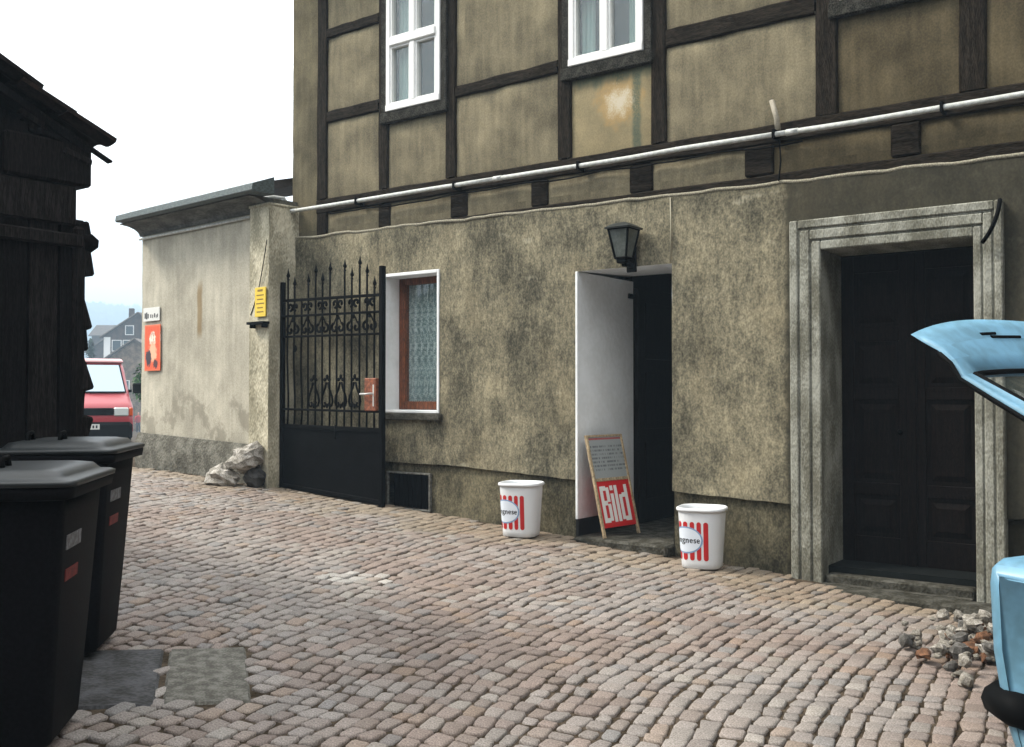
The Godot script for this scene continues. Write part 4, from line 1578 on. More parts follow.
func make_buckets() -> void:
	var h := 0.49
	var prof := func(y): return lerpf(0.158, 0.188, clampf(y / 0.49, 0.0, 1.0))
	var spots := [[Vector3(-5.46, 0, 0.34), 17.0, "white plastic waste bucket with red stripes standing left of the open doorway"], [Vector3(-3.645, 0, 0.30), 14.0, "white plastic waste bucket with red stripes standing right of the open doorway"]]
	var proto: Node3D = null
	for q in spots:
		var at: Vector3 = q[0]
		at.y = g(at.x, at.z) + 0.004
		var B: Node3D
		if proto == null:
			B = thing("waste_bucket", q[2], "bucket", at, q[1], false, "striped waste buckets by the doorway")
			proto = B
			var s := mb(true)
			var pr := [Vector2(0.001, 0.0), Vector2(0.15, 0.0), Vector2(0.158, 0.008)]
			for i in 9:
				pr.append(Vector2(prof.call(0.05 + i * 0.052), 0.05 + i * 0.052))
			pr.append(Vector2(0.187, 0.474))
			lathe(s, pr + [Vector2(0.178, 0.475), Vector2(0.15, 0.03), Vector2(0.001, 0.03)], 40, Transform3D.IDENTITY, 3.2)
			obj("body", s, M.plastic_white, B)
			s = mb(true)
			lathe(s, [Vector2(0.18, 0.466), Vector2(0.198, 0.466), Vector2(0.202, 0.476), Vector2(0.2, 0.49), Vector2(0.188, 0.496), Vector2(0.178, 0.488), Vector2(0.176, 0.466)], 40, Transform3D.IDENTITY, 3.2)
			obj("rim", s, M.plastic_white, B)
			# a bag or lid just below the rim closes the view into the bucket
			s = mb(true)
			lathe(s, [Vector2(0.178, 0.462), Vector2(0.13, 0.452), Vector2(0.06, 0.455), Vector2(0.001, 0.452)], 40, Transform3D.IDENTITY, 3.2)
			obj("inner_lid", s, M.plastic_white, B)
			# print, centred to the left of the bucket's front
			var cx := -0.1
			for i in 7:
				s = mb()
				patch(s, stripe_poly(cx + (i - 3) * 0.054, 0.018, 0.07, 0.385), 0.0012, prof)
				obj("stripe", s, M.red_print, B)
			s = mb()
			patch(s, oval(Vector2(cx, 0.235), Vector2(0.14, 0.11)), 0.0022, prof)
			obj("badge_border", s, M.badge_blue, B)
			s = mb()
			patch(s, oval(Vector2(cx, 0.235), Vector2(0.127, 0.098)), 0.0032, prof)
			var badge := obj("badge", s, M.badge_white, B)
			var tm := TextMesh.new()
			var font := SystemFont.new()
			font.font_names = PackedStringArray(["Droid Sans"])
			font.font_weight = 700
			tm.font = font
			tm.text = "Langnese"
			tm.font_size = 32
			tm.pixel_size = 0.00135
			tm.depth = 0.0
			var arr := tm.get_mesh_arrays()
			var vs: PackedVector3Array = arr[Mesh.ARRAY_VERTEX]
			var ix = arr[Mesh.ARRAY_INDEX]
			var xm := 0.0
			for v in vs:
				xm = maxf(xm, absf(v.x))
			var k := 0.115 / maxf(xm, 0.001)
			s = mb()
			var order := []
			if ix != null and ix.size() > 0:
				order = Array(ix)
			else:
				order = range(vs.size())
			for t in range(0, order.size(), 3):
				var tr := []
				for e in 3:
					var v: Vector3 = vs[order[t + e]]
					tr.append(bend(Vector3(cx + v.x * k, 0.232 + v.y * k * 1.15, 0.0042), prof))
				tri(s, tr[0], tr[2], tr[1])
			obj("lettering", s, M.ink, B)
		else:
			B = proto.duplicate()
			B.name = numbered("waste_bucket")
			add_child(B)
			B.position = at
			B.rotation_degrees.y = q[1]
			B.set_meta("label", q[2])

# ---------------------------------------------------------------- newspaper board in the doorway
func make_board() -> void:
	# leans against the white reveal; local x runs along the board, y up its slope, z faces out
	var foot := Vector3(-4.74, 0.01, 0.055)
	var foot2 := Vector3(-4.66, 0.01, -0.47)
	var dx := (foot2 - foot).normalized()
	var w := (foot2 - foot).length()
	var top := Vector3(-4.95, 0.93, -0.05)
	var upv := (top - foot)
	upv = (upv - dx * upv.dot(dx)).normalized()
	var nz_ := dx.cross(upv).normalized()
	var B := thing("newspaper_board", "small wooden newspaper board with big white letters on red, leaning in the doorway", "sign", foot)
	B.basis = Basis(dx, upv, nz_)
	var L := 0.96
	var f := 0.028
	var s := mb()
	bx(s, 0.0, f, 0.0, L, -0.012, 0.014, 0.003)
	obj("upright", s, M.pale_wood, B)
	s = mb()
	bx(s, w - f, w, 0.0, L, -0.012, 0.014, 0.003)
	obj("upright", s, M.pale_wood, B)
	s = mb()
	bx(s, f, w - f, 0.52, 0.55, -0.01, 0.012, 0.002)
	bx(s, f, w - f, L - 0.02, L, -0.01, 0.012, 0.002)
	obj("crossbar", s, M.pale_wood, B)
	s = mb()
	bx(s, f, w - f, 0.09, 0.52, -0.008, 0.006)
	var red := obj("red_panel", s, M.red_print, B)
	s = mb()
	quad(s, Vector3(f, 0.55, 0.006), Vector3(w - f, 0.55, 0.006), Vector3(w - f, L - 0.02, 0.006), Vector3(f, L - 0.02, 0.006))
	bx(s, f, w - f, 0.55, L - 0.02, -0.008, 0.004)
	var news := obj("front_page", s, M.newsprint, B)
	M.newsprint.uv1_scale = Vector3(1.0 / (w - 2 * f), 1.0 / (L - 0.57), 1)
	M.newsprint.uv1_offset = Vector3(-f / (w - 2 * f), (L - 0.02) / (L - 0.57), 0)
	# block letters B i l d
	s = mb()
	var z0 := 0.0062
	var z1 := 0.008
	var y0 := 0.135
	var y1 := 0.475
	var t := 0.0425
	var x := f + 0.03
	# B
	bx(s, x, x + t, y0, y1, z0, z1)
	bx(s, x + t, x + t * 2.0, y1 - t, y1, z0, z1)
	bx(s, x + t, x + t * 2.0, (y0 + y1) * 0.5 - t * 0.5 + 0.012, (y0 + y1) * 0.5 + t * 0.5 + 0.012, z0, z1)
	bx(s, x + t, x + t * 2.0, y0, y0 + t, z0, z1)
	bx(s, x + t * 2.0, x + t * 3.0, y0 + 0.014, (y0 + y1) * 0.5 + 0.002, z0, z1)
	bx(s, x + t * 2.0, x + t * 3.0, (y0 + y1) * 0.5 + 0.02, y1 - 0.014, z0, z1)
	x += t * 3.0 + 0.018
	# i
	bx(s, x, x + t, y0, y1 - 0.075, z0, z1)
	bx(s, x, x + t, y1 - 0.045, y1, z0, z1)
	x += t + 0.018
	# l
	bx(s, x, x + t, y0, y1, z0, z1)
	x += t + 0.018
	# d
	bx(s, x, x + t, y0 + 0.014, y1 - 0.09, z0, z1)
	bx(s, x + t, x + t * 2.0, y0, y0 + t, z0, z1)
	bx(s, x + t, x + t * 2.0, y1 - 0.075 - t, y1 - 0.075, z0, z1)
	bx(s, x + t * 2.0, x + t * 3.0, y0, y1, z0, z1)
	obj("lettering", s, M.sign_white, red)

# ---------------------------------------------------------------- wall lantern
func make_lantern() -> void:
	var L := thing("wall_lantern", "black tapered wall lantern above the open doorway", "lamp", Vector3(-4.47, 2.54, 0.15))
	var s := mb()
	var a := 0.055
	var b := 0.1
	var hh := 0.26
	var bot := []
	var top := []
	for q in [[-1, -1], [1, -1], [1, 1], [-1, 1]]:
		bot.append(Vector3(q[0] * a, 0.0, q[1] * a))
		top.append(Vector3(q[0] * b, hh, q[1] * b))
	for k in 4:
		tube(s, [bot[k], top[k]], 0.011, 6)
		tube(s, [bot[k], bot[(k + 1) % 4]], 0.011, 6)
		tube(s, [top[k], top[(k + 1) % 4]], 0.011, 6)
	obj("cage", s, M.iron, L)
	for k in 4:
		s = mb()
		var k2 := (k + 1) % 4
		quad(s, bot[k2], bot[k], top[k], top[k2])
		obj("pane", s, M.lantern_glass if M.has("lantern_glass") else mat("lantern_glass", Color(0.36, 0.38, 0.37), 0.25, T.soft), L)
	s = mb()
	lathe(s, [Vector2(0.175, hh + 0.0), Vector2(0.18, hh + 0.012), Vector2(0.12, hh + 0.04), Vector2(0.05, hh + 0.06), Vector2(0.001, hh + 0.065)], 4, Transform3D(Basis(Vector3.UP, PI / 4), Vector3.ZERO))
	lathe(s, [Vector2(0.001, hh + 0.001), Vector2(0.175, hh)], 4, Transform3D(Basis(Vector3.UP, PI / 4), Vector3.ZERO))
	obj("cap", s, M.lantern_cap if M.has("lantern_cap") else mat("lantern_cap", Color(0.14, 0.16, 0.155), 0.5, T.soft), L)
	s = mb()
	bx(s, -0.05, 0.05, -0.045, -0.005, -0.05, 0.05, 0.01)
	bx(s, -0.025, 0.025, -0.07, -0.03, -0.14, 0.0, 0.005)
	bx(s, -0.05, 0.05, -0.11, 0.12, -0.155, -0.135, 0.005)
	obj("bracket", s, M.iron, L)

# ---------------------------------------------------------------- pipe and cables on the facade
func make_pipe() -> void:
	var P := thing("conduit_pipe", "long pale grey pipe running along the facade below the timber storey", "pipe", Vector3(-4, 3.46, 0.06), 0, true)
	var s := mb(true)
	var pts := [Vector3(-9.36, 3.6, 0.36), Vector3(-9.12, 3.63, 0.2), Vector3(-9.08, 3.63, 0.08), Vector3(-9.075, 3.6, 0.06), Vector3(-9.07, 3.49, 0.06), Vector3(-9.055, 3.465, 0.06), Vector3(-8.95, 3.462, 0.06)]
	tube(s, pts, 0.02, 8)
	obj("bend", s, M.pipe, P)
	for k in 4:
		s = mb(true)
		var x0 := -8.95 + k * 3.0
		pts = []
		for i in 7:
			var x := x0 + i * 0.5
			pts.append(Vector3(x, 3.462 + 0.012 * noise.get_noise_2d(x * 0.5, 60.0), 0.06))
		tube(s, pts, 0.023, 8)
		obj("length", s, M.pipe, P)
		s = mb(true)
		tube(s, [Vector3(x0 - 0.05, 3.462 + 0.012 * noise.get_noise_2d(x0 * 0.5, 60.0), 0.06), Vector3(x0 + 0.05, 3.462 + 0.012 * noise.get_noise_2d(x0 * 0.5, 60.0), 0.06)], 0.027, 8)
		obj("coupling", s, M.pipe, P)
	for x in [-7.9, -6.5, -5.0, -3.1, -1.8]:
		s = mb()
		bx(s, x - 0.012, x + 0.012, 3.42, 3.5, -0.03, 0.093, 0.002)
		obj("clip", s, M.iron, P)
	s = mb(true)
	tube(s, [Vector3(-3.08, 3.5, 0.03), Vector3(-3.09, 3.6, 0.035), Vector3(-3.13, 3.75, 0.04)], 0.025, 8, 0.022)
	tag(obj("pipe_stub", s, mat("stub", Color(0.62, 0.59, 0.53), 0.8, T.soft), self), "short pale pipe stub sticking up above the long pipe", "pipe")
	s = mb(true)
	tube(s, [Vector3(-4.075, 3.06, 0.014), Vector3(-4.07, 2.8, 0.016), Vector3(-4.073, 2.49, 0.016)], 0.006, 5)
	tag(obj("wall_cable", s, mat("cable", Color(0.6, 0.58, 0.5), 0.7), self), "thin pale cable running down the plaster right of the lantern", "cable")
	s = mb(true)
	pts = []
	for i in 30:
		var x := -8.4 + i * 0.19
		pts.append(Vector3(x, 3.385 + 0.03 * noise.get_noise_2d(x * 1.2, 90.0), -0.01))
	tube(s, pts, 0.008, 5)
	tag(obj("slack_cable", s, M.iron, self), "thin dark slack cable just beneath the long pipe", "cable")
	s = mb(true)
	tube(s, [Vector3(-3.08, 3.43, 0.0), Vector3(-3.07, 3.25, 0.0), Vector3(-3.08, 3.08, 0.02)], 0.007, 5)
	tag(obj("wall_cable", s, M.iron, self), "thin dark cable hanging from the long pipe below its stub", "cable")

# ---------------------------------------------------------------- notices
func make_signs() -> void:
	var yw := Transform3D(Basis(Vector3.UP, deg_to_rad(-5.0)), Vector3(-9.37, 0, 0.25))
	# yellow notice on the pier
	var N := thing("yellow_notice", "yellow notice plate with dark writing on the gate pier", "sign", yw * Vector3(0.25, 2.2, 0.1), -5.0)
	piece("plate", N, M.yellow, -0.105, 0.105, 0.02, 0.36, 0.0, 0.012, 0.002)
	for i in 6:
		var wl: float = [0.13, 0.11, 0.15, 0.12, 0.14, 0.1][i]
		piece("writing", N, M.notice_ink, -wl * 0.5, wl * 0.5, 0.07 + i * 0.048, 0.083 + i * 0.048 + (0.012 if i == 5 else 0.0), 0.0125, 0.0135)
	var sh := mb()
	bx(sh, -0.15, 0.17, -0.03, 0.0, -0.01, 0.09, 0.004)
	bx(sh, -0.13, -0.1, -0.07, -0.03, -0.01, 0.06, 0.004)
	bx(sh, 0.1, 0.13, -0.07, -0.03, -0.01, 0.06, 0.004)
	var shelf := obj("iron_ledge", sh, M.iron, self)
	shelf.position = yw * Vector3(0.24, 2.16, 0.1)
	shelf.rotation_degrees.y = -5.0
	tag(shelf, "small dark iron ledge under the yellow notice", "bracket")
	var s := mb(true)
	var pts := []
	for i in 10:
		var t := i / 9.0
		pts.append(yw * Vector3(0.36 - 0.33 * t + 0.06 * sin(t * PI), 3.1 - 0.85 * t, 0.1 + 0.01 * sin(t * 5.0)))
	tube(s, pts, 0.006, 5)
	tag(obj("loose_wire", s, M.iron, self), "thin loose wire curving down the gate pier", "cable")
	# white name sign and orange poster on the yard wall
	var A := thing("white_sign", "small white sign with dark writing above the orange poster", "sign", yw * Vector3(-2.34, 2.3, 0.015), -5.0)
	piece("plate", A, M.sign_white, -0.21, 0.21, 0.0, 0.18, 0.0, 0.014, 0.003)
	for q in [[-0.17, -0.14, 0.04, 0.11], [-0.13, -0.1, 0.03, 0.12], [-0.09, -0.065, 0.04, 0.1], [-0.02, 0.005, 0.045, 0.09], [0.03, 0.05, 0.04, 0.085], [0.075, 0.1, 0.045, 0.1], [0.12, 0.14, 0.04, 0.08], [0.155, 0.175, 0.045, 0.09]]:
		piece("writing", A, M.ink, q[0], q[1], q[2], q[3], 0.0145, 0.0155)
	var P := thing("orange_poster", "orange poster with a pale figure on the yard wall", "poster", yw * Vector3(-2.31, 1.64, 0.015), -5.0)
	s = mb()
	bx(s, -0.2, 0.2, 0.0, 0.61, 0.0, 0.012, 0.002)
	obj("sheet", s, M.poster, P)
	M.poster.uv1_scale = Vector3(1.0 / 0.4, 1.0 / 0.61, 1)
	M.poster.uv1_offset = Vector3(0.5, 1.0, 0)

# ---------------------------------------------------------------- stones and rubble
func rock_mesh(s: SurfaceTool, c: Vector3, r: Vector3, sd: float, rows := 8, seg := 12, rough := 0.3) -> void:
	var rings := []
	for i in rows + 1:
		var a := -PI / 2 + PI * i / rows
		var ring := []
		for k in seg:
			var t := TAU * k / seg
			var d := Vector3(cos(a) * cos(t), sin(a), cos(a) * sin(t))
			var m := 1.0 + rough * noise.get_noise_3d(d.x * 1.3 + sd, d.y * 1.3, d.z * 1.3) + rough * 0.4 * noise.get_noise_3d(d.x * 3.5 + sd, d.y * 3.5, d.z * 3.5)
			# flatten towards facets
			d = d * m
			ring.append(c + Vector3(d.x * r.x, d.y * r.y, d.z * r.z))
		rings.append(ring)
	for i in rows:
		for k in seg:
			var k2 := (k + 1) % seg
			quad(s, rings[i][k], rings[i + 1][k], rings[i + 1][k2], rings[i][k2])

func make_stones() -> void:
	var y := g(-9.3, 0.55)
	var s := mb()
	rock_mesh(s, Vector3.ZERO, Vector3(0.2, 0.13, 0.17), 3.0, 8, 13, 0.5)
	var o := obj("boulder", s, M.rock, self)
	o.position = Vector3(-9.46, y + 0.09, 0.64)
	o.rotation.y = 0.4
	tag(o, "rough pale boulder on the ground, lower of two at the gate pier", "stone", "boulders at the gate pier")
	s = mb()
	rock_mesh(s, Vector3.ZERO, Vector3(0.22, 0.15, 0.17), 8.0, 8, 13, 0.5)
	o = obj("boulder", s, M.rock, self)
	o.position = Vector3(-9.2, y + 0.31, 0.5)
	o.rotation = Vector3(0.1, 0.6, 0.45)
	tag(o, "rough pale boulder resting on top of the other at the gate pier", "stone", "boulders at the gate pier")
	# an added stone carries them, coloured dark to stand for the shadow there
	s = mb()
	rock_mesh(s, Vector3.ZERO, Vector3(0.13, 0.13, 0.12), 15.0, 8, 12, 0.4)
	o = obj("boulder", s, mat("rock_shadow", Color(0.26, 0.255, 0.25), 0.95, T.mottle, Vector3(2, 2, 1)), self)
	o.position = Vector3(-9.12, y + 0.1, 0.45)
	tag(o, "added stone under the pale boulders, coloured dark as the shadow beside the gate", "stone", "boulders at the gate pier")
	# rubble by the car
	var R := thing("rubble_heap", "low heap of pale and orange rubble by the stone doorway", "rubble", Vector3(-1.25, g(-1.25, 1.3), 1.3))
	var ms := [mat("rub_white", Color(0.66, 0.64, 0.61), 0.95, T.mottle, Vector3(3, 3, 1)), mat("rub_orange", Color(0.5, 0.35, 0.25), 0.95, T.mottle, Vector3(3, 3, 1)), mat("rub_grey", Color(0.42, 0.41, 0.4), 0.95, T.mottle, Vector3(3, 3, 1))]
	for i in 190:
		s = mb()
		var rr := rng.randf_range(0.018, 0.062)
		rock_mesh(s, Vector3.ZERO, Vector3(rr, rr * rng.randf_range(0.4, 0.8), rr * rng.randf_range(0.6, 1.0)), i * 2.7, 4, 7, 0.6)
		var px := rng.randfn(0.0, 0.2)
		var pz := rng.randfn(0.0, 0.34)
		var hgt := maxf(0.0, 0.2 - 0.26 * Vector2(px / 1.1, pz / 1.3).length()) * rng.randf()
		var n := obj("rubble_piece", s, ms[0 if rng.randf() < 0.68 else (1 if rng.randf() < 0.5 else 2)], R)
		var wy := g(-1.25 + px, 1.3 + pz) - g(-1.25, 1.3)
		n.position = Vector3(px, wy + hgt + rr * 0.35, pz)
		n.rotation = Vector3(rng.randf() * 0.5, rng.randf() * TAU, rng.randf() * 0.5)

# ---------------------------------------------------------------- vehicles
func wheel(P: Node3D, at: Vector3, r: float, w: float) -> void:
	var s := mb(true)
	var xf := Transform3D(Basis(Vector3.RIGHT, PI / 2), at)
	lathe(s, [Vector2(r * 0.6, -w * 0.5), Vector2(r * 0.92, -w * 0.5), Vector2(r, -w * 0.32), Vector2(r, w * 0.32), Vector2(r * 0.92, w * 0.5), Vector2(r * 0.6, w * 0.5)], 24, xf)
	var t := obj("wheel", s, M.rubber, P)
	s = mb(true)
	lathe(s, [Vector2(0.001, -w * 0.4), Vector2(r * 0.25, -w * 0.46), Vector2(r * 0.5, -w * 0.3), Vector2(r * 0.62, -w * 0.48), Vector2(r * 0.62, w * 0.48), Vector2(r * 0.5, w * 0.3), Vector2(r * 0.25, w * 0.46), Vector2(0.001, w * 0.4)], 20, xf)
	obj("rim", s, M.chrome, t)

func make_hatchback() -> void:
	# local: +x forward, y up from the ground, z across; only the tail stands in the picture
	var gy := g(0.9, 3.2)
	var lift := 0.06   # body sits this much higher on its wheels than the outline below
	var C := thing("hatchback_car", "light blue car with raised tailgate at the right picture edge", "car", Vector3(-0.45, gy, 3.265), -25.0)
	var s := mb(true)
	var low := PackedVector2Array([Vector2(0.1, 0.24), Vector2(0.03, 0.4), Vector2(-0.02, 0.62), Vector2(-0.055, 0.86), Vector2(-0.05, 0.925), Vector2(-0.02, 0.95), Vector2(0.3, 0.955), Vector2(1.4, 0.93), Vector2(2.6, 0.9), Vector2(3.3, 0.84), Vector2(3.5, 0.76), Vector2(3.56, 0.55), Vector2(3.52, 0.3), Vector2(3.4, 0.2), Vector2(1.8, 0.19), Vector2(0.4, 0.2)])
	for i in low.size():
		low[i].y += lift
	hull(s, low, func(p): return 0.77 - 0.05 * maxf(0.0, (p.y - 0.6) / 0.4) - 0.05 * maxf(0.0, 0.3 - p.x) - 0.08 * maxf(0.0, (p.x - 3.0) / 0.5), 0.07)
	obj("body", s, M.car_blue, C)
	# cabin: pillars, roof, glass
	s = mb(true)
	var roof := PackedVector2Array([Vector2(0.26, 1.34), Vector2(0.3, 1.39), Vector2(0.9, 1.43), Vector2(1.6, 1.42), Vector2(1.85, 1.36), Vector2(1.82, 1.33), Vector2(1.0, 1.37)])
	for i in roof.size():
		roof[i].y += 0.1
	hull(s, roof, func(_p): return 0.6, 0.04)
	obj("roof", s, M.car_blue, C)
	for k in [-1.0, 1.0]:
		for q in [[Vector3(0.14, 0.97, k * 0.67), Vector3(0.34, 1.46, k * 0.57), 0.035], [Vector3(1.2, 0.94, k * 0.7), Vector3(1.25, 1.47, k * 0.58), 0.03], [Vector3(2.45, 0.91, k * 0.66), Vector3(1.8, 1.45, k * 0.56), 0.03]]:
			s = mb(true)
			tube(s, [q[0], (q[0] + q[1]) * 0.5, q[1]], q[2], 8)
			obj("pillar", s, M.car_blue, C)
		s = mb()
		quad(s, Vector3(0.2, 0.96, k * 0.685), Vector3(1.2, 0.95, k * 0.695), Vector3(1.25, 1.45, k * 0.58), Vector3(0.38, 1.45, k * 0.58))
		obj("side_window", s, M.glass, C)
		s = mb()
		quad(s, Vector3(1.2, 0.95, k * 0.695), Vector3(2.4, 0.92, k * 0.66), Vector3(1.8, 1.44, k * 0.56), Vector3(1.25, 1.45, k * 0.58))
		obj("side_window", s, M.glass, C)
	s = mb()
	quad(s, Vector3(2.45, 0.92, 0.64), Vector3(2.45, 0.92, -0.64), Vector3(1.82, 1.44, -0.54), Vector3(1.82, 1.44, 0.54))
	obj("windscreen", s, M.glass, C)
	s = mb()
	bx(s, 0.06, 2.3, 1.0, 1.028, -0.6, 0.6, 0.01)
	obj("cabin_floor", s, M.dark_interior, C)
	s = mb()
	bx(s, 0.75, 0.95, 1.028, 1.25, -0.55, 0.55, 0.05)
	obj("rear_seat", s, M.dark_interior, C)
	for k in [-0.3, 0.3]:
		s = mb()
		bx(s, 1.45, 1.6, 1.028, 1.3, k - 0.2, k + 0.2, 0.05)
		obj("front_seat", s, M.dark_interior, C)
	# black bumper and rear light
	s = mb(true)
	var bpts := [Vector3(0.16, 0.5, 0.735), Vector3(0.08, 0.5, 0.735), Vector3(0.0, 0.5, 0.69), Vector3(-0.045, 0.5, 0.55), Vector3(-0.06, 0.5, 0.0), Vector3(-0.045, 0.5, -0.55), Vector3(0.02, 0.5, -0.7), Vector3(0.2, 0.5, -0.745)]
	tube(s, bpts, 0.065, 10)
	obj("bumper", s, M.black_plastic, C)
	for k in [-1.0, 1.0]:
		s = mb()
		bx(s, -0.052, -0.015, 0.62, 0.8, k * 0.5 - 0.07, k * 0.5 + 0.07, 0.01)
		obj("rear_light", s, M.orange, C)
		for x in [0.72, 2.85]:
			wheel(C, Vector3(x, 0.29, k * 0.66), 0.29, 0.16)
	# raised tailgate, from the hinge to the free lower edge: along the middle and along the side
	var mid := [Vector2(0.28, 1.38), Vector2(0.1, 1.46), Vector2(-0.06, 1.53), Vector2(-0.22, 1.6), Vector2(-0.28, 1.67), Vector2(-0.34, 1.74), Vector2(-0.39, 1.79), Vector2(-0.44, 1.825)]
	var side := [Vector2(0.28, 1.33), Vector2(0.12, 1.4), Vector2(-0.03, 1.49), Vector2(-0.17, 1.57), Vector2(-0.21, 1.63), Vector2(-0.26, 1.67), Vector2(-0.32, 1.7), Vector2(-0.39, 1.74)]
	for i in mid.size():
		mid[i].y += 0.12
		side[i].y += 0.12
	build_tailgate(C, mid, side)

func build_tailgate(C: Node3D, mid: Array, side: Array) -> void:
	# double-skinned shell with a window opening
	var n := mid.size()
	var s := mb(true)
	var cols := 25
	var G := [[], []]
	for i in n:
		var d: Vector2 = (mid[mini(i + 1, n - 1)] - mid[maxi(i - 1, 0)]).normalized()
		for layer in 2:
			var nn := Vector2(-d.y, d.x) * (0.0 if layer == 0 else 0.03)
			var row := []
			for j in cols:
				var w := lerpf(-1.0, 1.0, float(j) / (cols - 1))
				var p: Vector2 = mid[i].lerp(side[i], pow(absf(w), 2.6)) + nn * (1.0 - pow(absf(w), 12.0))
				row.append(Vector3(p.x, p.y, w * (0.68 if i > 1 else 0.66)))
			G[layer].append(row)
	for i in n - 1:
		for j in cols - 1:
			if i < 3 and j > 1 and j < cols - 3:
				continue
			quad(s, G[0][i][j], G[0][i][j + 1], G[0][i + 1][j + 1], G[0][i + 1][j])
			quad(s, G[1][i][j], G[1][i + 1][j], G[1][i + 1][j + 1], G[1][i][j + 1])
	for i in n - 1:
		for j in [0, cols - 1]:
			quad(s, G[0][i][j], G[0][i + 1][j], G[1][i + 1][j], G[1][i][j])
		if i < 3:
			for j in [2, cols - 3]:
				quad(s, G[0][i][j], G[1][i][j], G[1][i + 1][j], G[0][i + 1][j])
	for j in cols - 1:
		quad(s, G[0][n - 1][j], G[0][n - 1][j + 1], G[1][n - 1][j + 1], G[1][n - 1][j])
		if j > 1 and j < cols - 3:
			quad(s, G[0][3][j], G[1][3][j], G[1][3][j + 1], G[0][3][j + 1])
	var tg := obj("tailgate", s, M.car_blue, C)
	s = mb()
	for i in 3:
		for j in range(2, cols - 3):
			quad(s, (G[0][i][j] + G[1][i][j]) * 0.5, (G[0][i][j + 1] + G[1][i][j + 1]) * 0.5, (G[0][i + 1][j + 1] + G[1][i + 1][j + 1]) * 0.5, (G[0][i + 1][j] + G[1][i + 1][j]) * 0.5)
	obj("rear_window", s, M.glass, tg)
	# black seal along the side, window rubber, and two slots pressed into the skin
	s = mb(true)
	var seal := []
	for i in n - 2:
		seal.append(G[0][i][cols - 1] + Vector3(0.004, -0.012, 0.0))
	tube(s, seal, 0.01, 6)
	obj("seal", s, M.black_plastic, tg)
	s = mb(true)
	var rub := []
	for j in range(2, cols - 2):
		rub.append(G[0][3][j] + Vector3(0.006, -0.004, 0.0))
	for i in [2, 1, 0]:
		rub.append(G[0][i][cols - 3] + Vector3(0.0, -0.004, -0.006))
	tube(s, rub, 0.012, 6)
	obj("window_rubber", s, M.black_plastic, tg)
	for q in [[0.3, 0.2, 5.4], [0.25, 0.05, 5.1]]:
		s = mb()
		var e := []
		for zz in [q[0], q[1]]:
			var fj: float = (zz / 0.68 + 1.0) * 0.5 * (cols - 1)
			var fi: float = q[2]
			var a: Vector3 = G[0][int(fi)][int(fj)].lerp(G[0][int(fi)][int(fj) + 1], fj - int(fj))
			var b: Vector3 = G[0][int(fi) + 1][int(fj)].lerp(G[0][int(fi) + 1][int(fj) + 1], fj - int(fj))
			e.append(a.lerp(b, fi - int(fi)))
		tube(s, [e[0], e[1]], 0.008, 6)
		obj("slot", s, M.black_plastic, tg)

